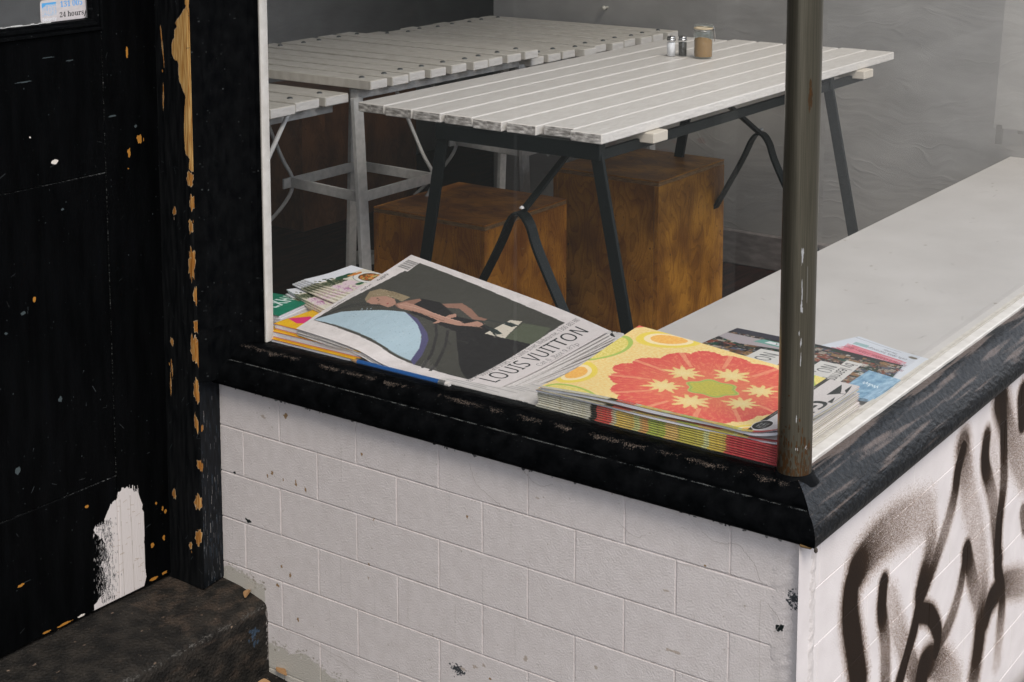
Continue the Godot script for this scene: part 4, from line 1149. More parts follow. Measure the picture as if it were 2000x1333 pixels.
func trestle_table() -> void:
	var y := 0.885
	var c := Vector3(1.48, FLOOR_Y, -1.15)
	var t := thing("long_table", "long white plank table on black folding steel legs", "table", c)
	var ends := [0.755, 0.749, 0.744, 0.747, 0.738, 0.744, 0.760, 0.739]
	var rights := [2.211, 2.215, 2.236, 2.238, 2.232, 2.245, 2.25, 2.248]
	for i in 8:
		var z: float = -1.4865 + (i + 0.5) * 0.0835 - (0.004 if i == 7 else 0.0)
		var L: float = rights[i] - ends[i]
		var p := put(t, "plank", cbox(Vector3(L, 0.0215, 0.0765 + rng.randf_range(-0.001, 0.001)), 0.0022), M.white_slat, T((ends[i] + rights[i]) * 0.5 - c.x, y - 0.0108 - FLOOR_Y + rng.randf_range(-0.0008, 0.0006), z - c.z))
		put(p, "end_grain", cbox(Vector3(0.001, 0.0185, 0.0725), 0.0004), M.board_end, T(-L * 0.5 - 0.0006, 0, 0))
		put(p, "end_grain", cbox(Vector3(0.001, 0.0185, 0.0725), 0.0004), M.white_slat, T(L * 0.5 + 0.0006, 0, 0))
		for sx in [-1.0, 1.0]:
			for k in 2:
				put(p, "nail_head", lathe([Vector2(0.0001, 0.0006), Vector2(0.0028, 0.0005), Vector2(0.0034, 0.0)], 8), M.white_slat, T(sx * (L * 0.5 - 0.21) + k * 0.02, 0.0107, (k - 0.5) * 0.03))
	var cream := mat(lin(0.60, 0.55, 0.47), 0.6)
	for x in [0.94, 2.03]:
		box(t, "batten", Vector3(x - 0.03 - c.x, y - 0.045 - FLOOR_Y, -1.47 - c.z), Vector3(x + 0.03 - c.x, y - 0.0225 - FLOOR_Y, -0.806 - c.z), cream, 0.002)
	var ry := y - 0.040 - FLOOR_Y
	for z in [-0.845, -1.245]:
		bar(t, "rail", Vector3(0.75 - c.x, ry - 0.008, z - c.z), Vector3(2.10 - c.x, ry - 0.008, z - c.z), 0.022, 0.010, M.black_steel)
	for fx in [0.755, 1.865]:
		var X: float = fx - c.x
		var inn := 1.0 if fx < 1.0 else -1.0
		bar(t, "head_rail", Vector3(X, ry, -0.835 - c.z), Vector3(X, ry, -1.255 - c.z), 0.034, 0.022, M.black_steel)
		bar(t, "leg", Vector3(X, ry - 0.004, -0.848 - c.z), Vector3(X + 0.003, 0.0, -0.700 - c.z), 0.010, 0.027, M.black_steel, Vector3.RIGHT)
		bar(t, "leg", Vector3(X, ry - 0.004, -1.240 - c.z), Vector3(X + 0.003, 0.0, -1.370 - c.z), 0.010, 0.027, M.black_steel, Vector3.RIGHT)
		# bent flat-bar brace between the legs, apex up
		var s := begin(); s.set_smooth_group(-1)
		var path := spline([Vector3(X, 0.03, -0.735 - c.z), Vector3(X, 0.28, -0.880 - c.z), Vector3(X, 0.47, -0.985 - c.z), Vector3(X, 0.535, -1.012 - c.z), Vector3(X, 0.5575, -1.036 - c.z), Vector3(X, 0.54, -1.060 - c.z), Vector3(X, 0.47, -1.094 - c.z), Vector3(X, 0.28, -1.20 - c.z), Vector3(X, 0.03, -1.335 - c.z)], 5)
		for q in path.size() - 1:
			var a: Vector3 = path[q]; var b: Vector3 = path[q + 1]
			var n := (b - a).normalized().cross(Vector3.RIGHT) * 0.003
			var h := Vector3(0.015, 0, 0)
			quad(s, [a + n - h, a + n + h, b + n + h, b + n - h]); quad(s, [a - n + h, a - n - h, b - n - h, b - n + h])
			quad(s, [a - n - h, a + n - h, b + n - h, b - n - h]); quad(s, [a + n + h, a - n + h, b - n + h, b + n + h])
		put(t, "bent_brace", done(s), M.black_steel)
		bar(t, "stay", Vector3(X + inn * 0.012, 0.562, -1.036 - c.z), Vector3(X + inn * 0.27, ry - 0.005, -1.036 - c.z), 0.010, 0.014, M.black_steel)
		var rv := put(t, "rivet", lathe([Vector2(0.0001, 0.006), Vector2(0.004, 0.004), Vector2(0.0055, 0.0)], 8), mat(lin(0.55, 0.55, 0.55), 0.4), T(X + 0.004, 0.566, -1.036 - c.z))
		rv.set_meta("label", "pale rivet at the top of the bent brace")

func crates() -> void:
	var ply := func(seed_: int, a: Color, b: Color) -> StandardMaterial3D:
		var im := Image.create(360, 440, false, Image.FORMAT_RGB8)
		var n := noise(seed_, 1.0, 3); var n2 := noise(seed_ + 3, 1.0, 2)
		for y in 440:
			for x in 360:
				# rotary-cut veneer: broad cathedral figure, crisp growth lines and short dark pores
				var wob: float = n2.get_noise_2d(x * 0.008, y * 0.0035) * 90.0
				var band := fposmod((x + wob) * 0.045 + n2.get_noise_2d(x * 0.03, y * 0.01) * 0.5, 1.0)
				var line := pow(band, 3.0) * 0.42
				var patch: float = n.get_noise_2d(x * 0.009 + 7, y * 0.006) * 0.8
				var pore := 0.30 if n.get_noise_2d(x * 1.1, y * 0.045) > 0.34 else 0.0
				var t: float = 0.68 + patch - line - pore + rng.randf_range(-0.07, 0.07)
				im.set_pixel(x, y, a.lerp(b, clampf(t, 0, 1)))
		for i in 40: blob(im, Vector2(rng.randf() * 360, rng.randf() * 440), rng.randf_range(0.6, 2), rng.randf_range(0.6, 3), lin(0.04, 0.02, 0.01), 0.4, 7)
		for i in 26:
			var q := Vector2(rng.randf() * 360, rng.randf() * 440)
			stroke(im, PackedVector2Array([q, q + Vector2(rng.randf_range(-20, 20), rng.randf_range(-8, 8))]), 1.0, lin(0.5, 0.36, 0.2).lerp(a, rng.randf()))
		var m := mat(Color.WHITE, 0.45); m.albedo_texture = tex(im)
		m.uv1_scale = Vector3(2.6, 2.1, 1); m.uv1_offset = Vector3(0.5, 0.5, 0)
		return m
	var warm: StandardMaterial3D = ply.call(201, lin(0.22, 0.062, 0.004), lin(0.62, 0.245, 0.022))
	var tan_: StandardMaterial3D = ply.call(207, lin(0.19, 0.066, 0.004), lin(0.56, 0.25, 0.028))
	var red: StandardMaterial3D = ply.call(213, lin(0.11, 0.04, 0.016), lin(0.24, 0.10, 0.04))
	var edge := tri(mat(Color.WHITE, 0.6), 8.0)
	edge.albedo_texture = tex(grain(128, 128, lin(0.16, 0.085, 0.03), lin(0.36, 0.21, 0.09), 3, 30, 223, 0.1))
	var specs := [
		[1.083, 1.440, -1.722, -1.372, 0.550, warm, "plywood box stool with an orange grained face under the table end"],
		[1.555, 1.910, -1.493, -1.166, 0.600, tan_, "taller tan plywood box stool under the middle of the table"],
		[2.005, 2.62, -3.20, -2.82, 0.585, red, "large red-brown plywood box standing behind the slatted benches"]]
	for e in specs:
		var w: float = e[1] - e[0]; var d: float = e[3] - e[2]; var h: float = e[4] - FLOOR_Y
		var t := thing("box_stool", e[6], "stool", Vector3((e[0] + e[1]) * 0.5, FLOOR_Y, (e[2] + e[3]) * 0.5), "plywood box stools")
		put(t, "side_panel", cbox(Vector3(w, h - 0.014, 0.015), 0.0015), e[5], T(0, (h - 0.014) * 0.5, d * 0.5 - 0.0075))
		put(t, "side_panel", cbox(Vector3(w, h - 0.014, 0.015), 0.0015), e[5], T(0, (h - 0.014) * 0.5, -d * 0.5 + 0.0075))
		put(t, "side_panel", cbox(Vector3(0.015, h - 0.014, d - 0.031), 0.0015), e[5], T(w * 0.5 - 0.0080, (h - 0.014) * 0.5, 0))
		put(t, "side_panel", cbox(Vector3(0.015, h - 0.014, d - 0.031), 0.0015), e[5], T(-w * 0.5 + 0.0080, (h - 0.014) * 0.5, 0))
		put(t, "lid", cbox(Vector3(w - 0.001, 0.009, d - 0.001), 0.0015), edge, T(0, h - 0.0095, 0))
		put(t, "lid_surface", cbox(Vector3(w, 0.0045, d), 0.0015), e[5], T(0, h - 0.0025, 0))

# ---------------------------------------------------------------- papers
func print_matter() -> void:
	newspaper()
	fruit_magazines()
	right_hand_papers()
	left_hand_papers()

func newspaper() -> void:
	# control rows run from the head of the page to its foot; points from its left edge to its right edge
	var rows := [
		[Vector3(0.060, 0.6206, -1.029), Vector3(0.163, 0.6405, -1.026), Vector3(0.266, 0.6629, -1.022), Vector3(0.369, 0.6880, -1.019)],
		[Vector3(0.058, 0.6168, -0.953), Vector3(0.159, 0.6349, -0.943), Vector3(0.260, 0.6557, -0.933), Vector3(0.361, 0.6790, -0.923)],
		[Vector3(0.060, 0.6087, -0.887), Vector3(0.158, 0.6265, -0.867), Vector3(0.256, 0.6470, -0.848), Vector3(0.353, 0.6700, -0.828)],
		[Vector3(0.063, 0.5915, -0.823), Vector3(0.157, 0.6121, -0.793), Vector3(0.251, 0.6352, -0.764), Vector3(0.345, 0.6610, -0.734)],
		[Vector3(0.070, 0.5867, -0.735), Vector3(0.157, 0.6059, -0.703), Vector3(0.245, 0.6276, -0.670), Vector3(0.332, 0.6520, -0.637)],
		[Vector3(0.078, 0.5846, -0.619), Vector3(0.155, 0.6015, -0.592), Vector3(0.232, 0.6209, -0.565), Vector3(0.309, 0.6430, -0.537)]]
	# the paper is limp: it humps over the books, then sags to the counter
	for a in rows.size():
		for b in [1, 2]:
			rows[a][b].y += [0.004, 0.008, 0.006, 0.0, -0.004, -0.002][a] * (1.0 if b == 1 else 0.6)
	var W := 760; var H := 1040
	var im := grain(W, H, lin(0.545, 0.505, 0.49), lin(0.625, 0.58, 0.565), 8, 10, 301, 0.06)
	var S := func(a: Array) -> PackedVector2Array:
		var p := PackedVector2Array()
		for i in range(0, a.size(), 2): p.append(Vector2(a[i] * W, a[i + 1] * H))
		return p
	# advertisement: dark studio picture, a figure in black leaning over a pale curved car window
	var bg := lin(0.046, 0.044, 0.036)
	poly(im, S.call([0.14, 0.03, 0.93, 0.09, 0.88, 0.84, 0.11, 0.88]), bg)
	for i in 420:
		var q := Vector2(rng.randf_range(0.16, 0.84) * W, rng.randf_range(0.10, 0.84) * H)
		stroke(im, PackedVector2Array([q, q + Vector2(rng.randf_range(10, 40), rng.randf_range(-6, 6))]), rng.randf_range(1, 3), bg.lerp(lin(0.085, 0.08, 0.062) if i % 2 else lin(0.022, 0.021, 0.018), rng.randf() * 0.4))
	for off in [0.0, 0.02, 0.04]:
		stroke(im, spline_2d([Vector2(0.15, 0.035 + off * 0.5), Vector2(0.30 + off, 0.09), Vector2(0.42 + off, 0.21), Vector2(0.47 + off, 0.33)], W, H), 4.0, lin(0.018, 0.018, 0.018))
	var glass_blue := lin(0.34, 0.445, 0.50)
	poly(im, S.call([0.14, 0.03, 0.26, 0.10, 0.38, 0.24, 0.44, 0.33, 0.39, 0.44, 0.34, 0.51, 0.25, 0.58, 0.14, 0.64, 0.14, 0.50, 0.15, 0.29, 0.15, 0.14]), glass_blue)
	for i in 70:
		var q := Vector2(rng.randf_range(0.17, 0.33) * W, rng.randf_range(0.16, 0.48) * H)
		stroke(im, PackedVector2Array([q, q + Vector2(rng.randf_range(10, 40), rng.randf_range(-14, -2))]), 2.0, glass_blue.lerp(lin(0.50, 0.58, 0.62), rng.randf() * 0.4))
	poly(im, S.call([0.44, 0.33, 0.43, 0.41, 0.37, 0.52, 0.33, 0.56, 0.21, 0.63, 0.11, 0.67, 0.14, 0.63, 0.25, 0.58, 0.33, 0.52, 0.39, 0.44]), lin(0.065, 0.060, 0.135))
	stroke(im, S.call([0.48, 0.48, 0.40, 0.55, 0.24, 0.65, 0.11, 0.71]), 11.0, lin(0.020, 0.018, 0.017))
	stroke(im, S.call([0.47, 0.56, 0.36, 0.63, 0.17, 0.73, 0.10, 0.75]), 11.0, lin(0.020, 0.018, 0.017))
	var skin := lin(0.36, 0.20, 0.145); var skin2 := lin(0.23, 0.12, 0.085); var hair := lin(0.24, 0.185, 0.11); var black := lin(0.010, 0.009, 0.009)
	poly(im, S.call([0.49, 0.59, 0.40, 0.74, 0.29, 0.89, 0.17, 0.89, 0.11, 0.88]), black)
	poly(im, S.call([0.64, 0.39, 0.72, 0.45, 0.71, 0.51, 0.68, 0.57, 0.69, 0.61, 0.67, 0.61, 0.64, 0.57, 0.66, 0.51, 0.67, 0.47, 0.63, 0.43]), skin2)
	poly(im, S.call([0.54, 0.26, 0.62, 0.30, 0.65, 0.38, 0.62, 0.45, 0.60, 0.50, 0.64, 0.58, 0.64, 0.64, 0.63, 0.85, 0.55, 0.87, 0.44, 0.89, 0.29, 0.89, 0.38, 0.75, 0.49, 0.59, 0.47, 0.48, 0.45, 0.34, 0.51, 0.36, 0.54, 0.33, 0.53, 0.28]), black)
	poly(im, S.call([0.47, 0.24, 0.54, 0.26, 0.61, 0.29, 0.60, 0.31, 0.54, 0.31, 0.48, 0.32, 0.45, 0.28]), skin2)
	poly(im, S.call([0.48, 0.25, 0.53, 0.27, 0.54, 0.33, 0.54, 0.44, 0.56, 0.50, 0.58, 0.57, 0.64, 0.59, 0.65, 0.63, 0.60, 0.63, 0.58, 0.60, 0.54, 0.56, 0.50, 0.49, 0.48, 0.37, 0.45, 0.29]), skin)
	poly(im, S.call([0.46, 0.48, 0.51, 0.48, 0.59, 0.48, 0.62, 0.49, 0.60, 0.51, 0.56, 0.50, 0.52, 0.50, 0.47, 0.49]), skin)
	poly(im, S.call([0.43, 0.11, 0.52, 0.08, 0.58, 0.10, 0.59, 0.17, 0.59, 0.22, 0.59, 0.25, 0.52, 0.25, 0.53, 0.21, 0.53, 0.19, 0.50, 0.16, 0.44, 0.14, 0.40, 0.14]), hair)
	for i in 36:
		var q := Vector2(rng.randf_range(0.50, 0.58) * W, rng.randf_range(0.10, 0.21) * H)
		stroke(im, PackedVector2Array([q, q + Vector2(rng.randf_range(2, 12), rng.randf_range(10, 30))]), 2.0, hair.lerp(lin(0.46, 0.38, 0.26) if i % 2 else lin(0.12, 0.09, 0.05), rng.randf()))
	poly(im, S.call([0.41, 0.13, 0.47, 0.12, 0.52, 0.16, 0.52, 0.21, 0.49, 0.24, 0.45, 0.25, 0.42, 0.24, 0.42, 0.19, 0.40, 0.16]), skin)
	blob(im, Vector2(0.472 * W, 0.150 * H), 7, 3, lin(0.11, 0.065, 0.05), 0.1, 10)
	blob(im, Vector2(0.462 * W, 0.163 * H), 6, 4, lin(0.07, 0.045, 0.04), 0.1, 10)
	blob(im, Vector2(0.455 * W, 0.215 * H), 6, 5, lin(0.26, 0.06, 0.06), 0.1, 10)
	blob(im, Vector2(0.425 * W, 0.185 * H), 5, 8, skin2, 0.1, 10)
	poly(im, S.call([0.59, 0.76, 0.76, 0.73, 0.80, 0.83, 0.66, 0.86, 0.62, 0.86]), lin(0.075, 0.085, 0.055))
	poly(im, S.call([0.57, 0.68, 0.75, 0.68, 0.77, 0.72, 0.59, 0.76, 0.58, 0.72]), lin(0.52, 0.47, 0.39))
	for h in [S.call([0.66, 0.60, 0.63, 0.64, 0.59, 0.72]), S.call([0.68, 0.61, 0.70, 0.65, 0.71, 0.71])]: stroke(im, h, 5.0, lin(0.02, 0.026, 0.025))
	for h in [S.call([0.72, 0.67, 0.73, 0.69, 0.73, 0.73, 0.70, 0.72, 0.70, 0.69]), S.call([0.63, 0.66, 0.64, 0.69, 0.62, 0.73, 0.60, 0.72, 0.60, 0.69])]: poly(im, h, lin(0.02, 0.03, 0.027))
	# highlights and folds in the printed picture, then the softness of halftone
	stroke(im, S.call([0.49, 0.265, 0.52, 0.36, 0.545, 0.46, 0.58, 0.555]), 5.0, lin(0.47, 0.29, 0.22))
	stroke(im, S.call([0.465, 0.30, 0.49, 0.40, 0.52, 0.50]), 4.0, lin(0.20, 0.10, 0.07))
	for i in 60:
		var q := Vector2(rng.randf_range(0.30, 0.60) * W, rng.randf_range(0.60, 0.85) * H)
		stroke(im, PackedVector2Array([q, q + Vector2(rng.randf_range(-30, 10), rng.randf_range(20, 60))]), 3.0, im.get_pixelv(Vector2i(q)).lerp(lin(0.035, 0.032, 0.03), 0.35))
	var pr := Rect2i(int(0.09 * W), int(0.02 * H), int(0.86 * W), int(0.88 * H))
	var ph := im.get_region(pr)
	for i in 9000:
		var q := Vector2i(rng.randi() % pr.size.x, rng.randi() % pr.size.y)
		ph.set_pixelv(q, ph.get_pixelv(q).lerp(Color(0.55, 0.5, 0.45) if i % 2 else Color.BLACK, 0.25))
	ph.resize(pr.size.x / 4, pr.size.y / 4, Image.INTERPOLATE_BILINEAR)
	ph.resize(pr.size.x, pr.size.y, Image.INTERPOLATE_CUBIC)
	im.blit_rect(ph, Rect2i(Vector2i.ZERO, pr.size), pr.position)
	poly(im, S.call([0.0, 0.882, 0.11, 0.882, 0.88, 0.842, 1.0, 0.842, 1.0, 1.0, 0.0, 1.0]), lin(0.585, 0.545, 0.53))
	# the rest of the printing
	poly(im, S.call([0.81, 0.02, 0.94, 0.015, 0.94, 0.085, 0.81, 0.095]), lin(0.60, 0.56, 0.545))
	for i in 22:
		if i % 5 != 3: im.fill_rect(Rect2i(int((0.825 + i * 0.0046) * W), int(0.025 * H), 1 + i % 3, int(0.062 * H)), lin(0.05, 0.05, 0.05))
	letters(im, "LOUIS VUITTON", Vector2(0.52 * W, 0.917 * H), Vector2(58, -1.5), Vector2(0, -58), lin(0.012, 0.014, 0.014), "Droid Sans", 400)
	letters(im, "Leather Goods and Shoes. 139 Collins Street, Melbourne. 1300 883 880", Vector2(0.52 * W, 0.871 * H), Vector2(15.3, -0.7), Vector2(0, -20), lin(0.12, 0.115, 0.11))
	squiggle(im, Vector2(0.50 * W, 0.035 * H), Vector2(76, 0), Vector2(0, 20), 7, 2.0, lin(0.06, 0.06, 0.06))
	squiggle(im, Vector2(0.65 * W, 0.035 * H), Vector2(72, 0), Vector2(0, 24), 7, 2.0, lin(0.06, 0.06, 0.06))
	squiggle(im, Vector2(0.27 * W, 0.03 * H), Vector2(90, 0), Vector2(0, 12), 9, 2.0, lin(0.08, 0.08, 0.08))
	letters(im, "Cat 6  Box 9.87p", Vector2(0.60 * W, 0.966 * H), Vector2(24, 0), Vector2(0, -26), lin(0.16, 0.15, 0.15), "Droid Serif")
	squiggle(im, Vector2(0.50 * W, 0.986 * H), Vector2(90, 0), Vector2(0, 10), 8, 1.6, lin(0.16, 0.15, 0.15))
	var m := mat(Color.WHITE, 0.75); m.albedo_texture = tex(im)
	var hi := height(200, 260, 10, 16, 303, 3)
	m.normal_enabled = true; m.normal_texture = normal_of(hi, 2.0); m.normal_scale = 0.22
	var t := thing("newspaper", "folded newspaper with a dark fashion advertisement on its front", "newspaper", Vector3(0.2, TOP_Y, -0.8))
	var loc := func(r: Array) -> Array: return shifted(r, -t.position, 0.0)
	put(t, "front_page", sheet(loc.call(rows), 0.0004, 8, 8), m)
	var n := 12
	for i in n:
		var f := (i + 1.0) / n
		var r2 := []
		for a in rows.size():
			var q := []
			for b in rows[a].size():
				var p: Vector3 = rows[a][b]
				var foot := clampf((a - 2.0) / 3.0, 0.0, 1.0)
				var low: float = TOP_Y + 0.0062 - f * 0.0045 + b * 0.0035
				# pages hang loosely: they sag to the counter towards the foot of the paper
				var droop: float = lerpf(0.010 * f, maxf(0.004 * f, (p.y - low) * f * (0.55 + 0.12 * b)), foot)
				var top_y: float = p.y - 0.0014 - 0.0005 * i
				p.y = minf(top_y, maxf(p.y - 0.0014 - droop - foot * 0.0012 * (1.0 + sin(b * 2.3 + i * 1.7)), low))
				if b == 0: p.x += rng.randf_range(0.0, 0.005)
				if a == rows.size() - 1: p += Vector3(0, 0, 0.034 * f + rng.randf_range(-0.003, 0.003))
				if a == 0: p.z += rng.randf_range(0, 0.004)
				if b == 3: p.x += rng.randf_range(-0.003, 0.003) + 0.012 * f * foot
				q.append(p)
			r2.append(q)
		put(t, "page", sheet(loc.call(r2), 0.0005, 4, 4), M.newsprint)
	# loose lower sheets showing beyond the foot of the paper
	var lm := mat(Color.WHITE, 0.8)
	var li := grain(300, 300, lin(0.50, 0.475, 0.45), lin(0.58, 0.55, 0.53), 8, 8, 305, 0.1)
	for i in 46:
		stroke(li, PackedVector2Array([Vector2(20, 10 + i * 6), Vector2(rng.randf_range(120, 280), 10 + i * 6)]), 2.0, lin(0.34, 0.32, 0.31))
	letters(li, "The Age", Vector2(262, 245), Vector2(0, 40), Vector2(40, 0), lin(0.02, 0.02, 0.02), "Droid Serif", 700)
	lm.albedo_texture = tex(li)
	var u := thing("newspaper", "flat newspaper section lying under the folded newspaper and magazines", "newspaper", Vector3(0.25, TOP_Y, -0.62))
	for i in 4:
		var yy := 0.0022 + i * 0.0019
		var k := rng.randf_range(-0.006, 0.006)
		var base := [[Vector3(-0.185 + k, yy, -0.10), Vector3(-0.185 + k, yy, 0.125 - i * 0.008)], [Vector3(0.20, yy + 0.002, -0.10), Vector3(0.20, yy + 0.003, 0.055 - i * 0.01 + k)]]
		put(u, "page", sheet(base, 0.0016, 3, 3), lm if i == 3 else M.newsprint)

func spline_2d(pts: Array, w: float, h: float) -> PackedVector2Array:
	var out := PackedVector2Array()
	for p in spline(pts, 8): out.append(p * Vector2(w, h))
	return out

func fruit_magazines() -> void:
	# cover print: u along the window (0..1 = 0.425 m), v from the spine inwards (0..1 = 0.285 m)
	var W := 850; var H := 570
	var im := Image.create(W, H, false, Image.FORMAT_RGB8)
	var nz := noise(311, 1.0, 4)
	var c0 := Vector2(0.188, 0.132)
	var cream := Color(0.96, 0.87, 0.60)
	var sect := 0.0; var rust := Color(0.92, 0.45, 0.33); var redd := Color(0.87, 0.30, 0.28); var pith := Color(0.97, 0.88, 0.62)
	for y in H:
		for x in W:
			var p := Vector2(x * 0.425 / W, y * 0.285 / H)
			var q := p - c0
			var r := q.length(); var a := q.angle()
			var g: float = nz.get_noise_2d(x * 0.09, y * 0.09)
			var col := cream.lerp(Color(0.95, 0.78, 0.45), clampf(0.4 + g, 0, 1))
			var rim := 0.128 + 0.011 * pow(absf(cos(a * 9.0)), 0.6) + 0.004 * cos(a * 6.0) + 0.003 * g
			if r < rim:
				var ray: float = nz.get_noise_2d(a * 14.0, r * 60.0)
				col = rust.lerp(redd, clampf((r - 0.05) / 0.08 + g * 0.6, 0, 1)).lerp(Color(0.96, 0.62, 0.42), clampf(ray * 1.1 + g * 0.5, 0, 0.6))
				if r > 0.085 and absf(sin(a * 6.0)) > 0.985: col = col.lerp(Color(0.97, 0.72, 0.52), 0.55)
				for k in 6:
					var sc := Vector2.from_angle(TAU * (k + 0.5) / 6.0 + 0.02) * 0.066
					var e := q - sc
					var ea := e.angle()
					if e.length() < 0.0145 + 0.0150 * pow(absf(cos(ea * 5.0 + k)), 2.0) * (0.45 + 0.55 * absf(sin(ea * 3.0 + k * 2.0))) + 0.006 * g: col = pith.lerp(Color(0.95, 0.80, 0.48), clampf(e.length() / 0.03 + g * 0.4, 0, 1))
				var hx := 0.034 * (1.0 + 0.11 * cos(a * 6.0))
				if r < hx * 0.84: col = Color(0.83, 0.78, 0.30).lerp(Color(0.74, 0.72, 0.28), clampf(0.5 + g, 0, 1))
				elif r < hx: col = Color(0.60, 0.71, 0.28).lerp(Color(0.85, 0.86, 0.55), clampf(absf(r / hx - 0.9) * 8.0, 0, 1))
			else:
				# slices of lemon, orange and lime round the rosette
				for k in 12:
					var sa := TAU * (k + 0.5) / 12.0
					var kind := k % 2
					var sc := Vector2.from_angle(sa) * (0.182 if kind == 0 else 0.196)
					var e := (q - sc).rotated(-sa) * Vector2(1.25, 0.8)
					var d := e.length()
					if kind == 0 and d < 0.036:
						col = Color(0.98, 0.76, 0.38).lerp(Color(0.96, 0.68, 0.30), clampf(0.5 + g * 1.5, 0, 1)) if d < 0.020 else (Color(0.98, 0.90, 0.70) if d < 0.027 else Color(0.94, 0.84, 0.32))
					elif kind == 1 and d < 0.042:
						col = Color(0.87, 0.80, 0.36).lerp(Color(0.94, 0.88, 0.55), clampf(0.4 + g * 1.5, 0, 1)) if d < 0.036 else Color(0.66, 0.76, 0.34)
				if r > 0.232: col = redd.lerp(rust, clampf(0.5 + g * 2.0, 0, 1)) if r < 0.262 else (Color(0.86, 0.80, 0.36) if r < 0.285 else cream)
			if rng.randf() < 0.02: col = col.lerp(Color.WHITE, 0.35)
			if p.x > 0.330: col = Color(0.84, 0.82, 0.815).lerp(Color(0.80, 0.78, 0.775), clampf(0.5 + g, 0, 1))
			elif p.x > 0.318: col = Color(0.15, 0.15, 0.14)
			im.set_pixel(x, y, col.lerp(Color(0.80, 0.74, 0.68), 0.10))
	# the white foot of the cover reads towards the spine
	var px := 2000.0
	var sc := Vector2(0.3365, 0.040) * px
	for rr in [[0.0225, Color(0.86, 0.84, 0.83)], [0.0205, Color(0.13, 0.13, 0.125)]]:
		var p := PackedVector2Array()
		for i in 40: p.append(sc + Vector2.from_angle(TAU * i / 40) * rr[0] * px)
		poly(im, p, rr[1])
	for l in [["PLEASE", 0.0085], ["TAKE ME", 0.0], ["HOME", -0.0085]]:
		letters(im, l[0], sc + Vector2(l[1] * px, 0), Vector2(0, -9.5), Vector2(11.5, 0), Color(0.85, 0.85, 0.83))
	letters(im, "COMPILED", Vector2(0.368, 0.085) * px, Vector2(0, -17), Vector2(19, 0), Color(0.45, 0.45, 0.45))
	letters(im, "ISSUE N. FREE", Vector2(0.350, 0.105) * px, Vector2(0, -9), Vector2(10, 0), Color(0.35, 0.35, 0.35))
	for i in 3: letters(im, "THE BEST OF MELBOURNE", Vector2(0.324, 0.105 + i * 0.10) * px, Vector2(0, -7), Vector2(8, 0), Color(0.75, 0.75, 0.72))
	var ink := Color(0.14, 0.16, 0.155)
	poly(im, flat([742, 425, 742, 535, 798, 455]), ink)
	poly(im, flat([795, 490, 834, 460, 795, 552]), ink)
	poly(im, flat([798, 362, 832, 362, 798, 421]), ink)
	stroke(im, PackedVector2Array([Vector2(798, 455), Vector2(834, 460), Vector2(832, 362)]), 4.0, ink)
	letters(im, "GD", Vector2(768, 262), Vector2(0, -112), Vector2(106, 0), ink, "Droid Sans", 700)
	# printed spine along the first rows
	var bands := [[0.0, 0.235, Color(0.76, 0.75, 0.70)], [0.235, 0.262, Color(0.07, 0.08, 0.08)], [0.262, 0.325, Color(0.74, 0.26, 0.24)], [0.325, 0.345, Color(0.72, 0.72, 0.60)], [0.345, 0.42, Color(0.80, 0.68, 0.34)], [0.42, 0.445, Color(0.72, 0.74, 0.50)], [0.445, 0.48, Color(0.78, 0.58, 0.34)], [0.48, 0.55, Color(0.63, 0.68, 0.28)], [0.55, 0.60, Color(0.80, 0.66, 0.38)], [0.60, 0.70, Color(0.70, 0.66, 0.28)], [0.70, 0.725, Color(0.74, 0.75, 0.55)], [0.725, 0.79, Color(0.76, 0.66, 0.28)], [0.79, 1.0, Color(0.66, 0.16, 0.20)]]
	for b in bands: im.fill_rect(Rect2i(int(b[0] * W), 0, int((b[1] - b[0]) * W) + 1, 24), b[2])
	for i in 2600:
		var x := rng.randi() % W
		im.fill_rect(Rect2i(x, rng.randi() % 24, rng.randi_range(1, 8), 1), im.get_pixel(x, 12).lerp([Color(0.5, 0.5, 0.3), Color(0.85, 0.75, 0.5), Color(0.35, 0.25, 0.15)][i % 3], rng.randf() * 0.5))
	for i in 130:     # rubbed grey along the fold
		var x := int((0.26 + rng.randf() * 0.52) * W)
		blob(im, Vector2(x, rng.randf_range(12, 17)), rng.randf_range(1, 6), rng.randf_range(0.6, 1.8), Color(0.62, 0.63, 0.63), 0.4, 7)
	var cov := mat(Color.WHITE, 0.42); cov.albedo_texture = tex(im)
	var pages := tri(mat(Color.WHITE, 0.8), 5.0)
	pages.albedo_texture = tex(grain(128, 128, lin(0.48, 0.44, 0.34), lin(0.66, 0.62, 0.52), 2, 60, 313, 0.1))
	# closed copies of the stack
	var th := 0.0034
	var L := 0.420; var D := 0.278
	var cs := begin(); cs.set_smooth_group(-1)
	var sp := [[0.006, -1.0, 0.40], [0.0016, -0.72, 0.022], [0.0, 0.0, 0.012], [0.0016, 0.72, 0.022], [0.006, 1.0, 0.04], [D, 1.0, 1.0]]   # wraps round the spine
	var prof := [[D, -1.0, 1.0], [0.004, -1.0, 0.034], [0.0008, -0.62, 0.026], [0.0, 0.0, 0.016], [0.0008, 0.62, 0.006], [0.004, 1.0, 0.002], [0.012, 1.0, 0.045], [D, 1.0, 1.0]]
	for i in prof.size() - 1:
		var a: Array = prof[i]; var b: Array = prof[i + 1]
		var ya: float = a[1] * th * 0.5; var yb: float = b[1] * th * 0.5
		quad(cs, [Vector3(a[0], ya, 0), Vector3(a[0], ya, L), Vector3(b[0], yb, L), Vector3(b[0], yb, 0)], [Vector2(0, a[2]), Vector2(1, a[2]), Vector2(1, b[2]), Vector2(0, b[2])])
	var cm := done(cs)
	var pg := cbox(Vector3(D - 0.008, th - 0.0009, L - 0.003), 0.0002)
	var n := 10
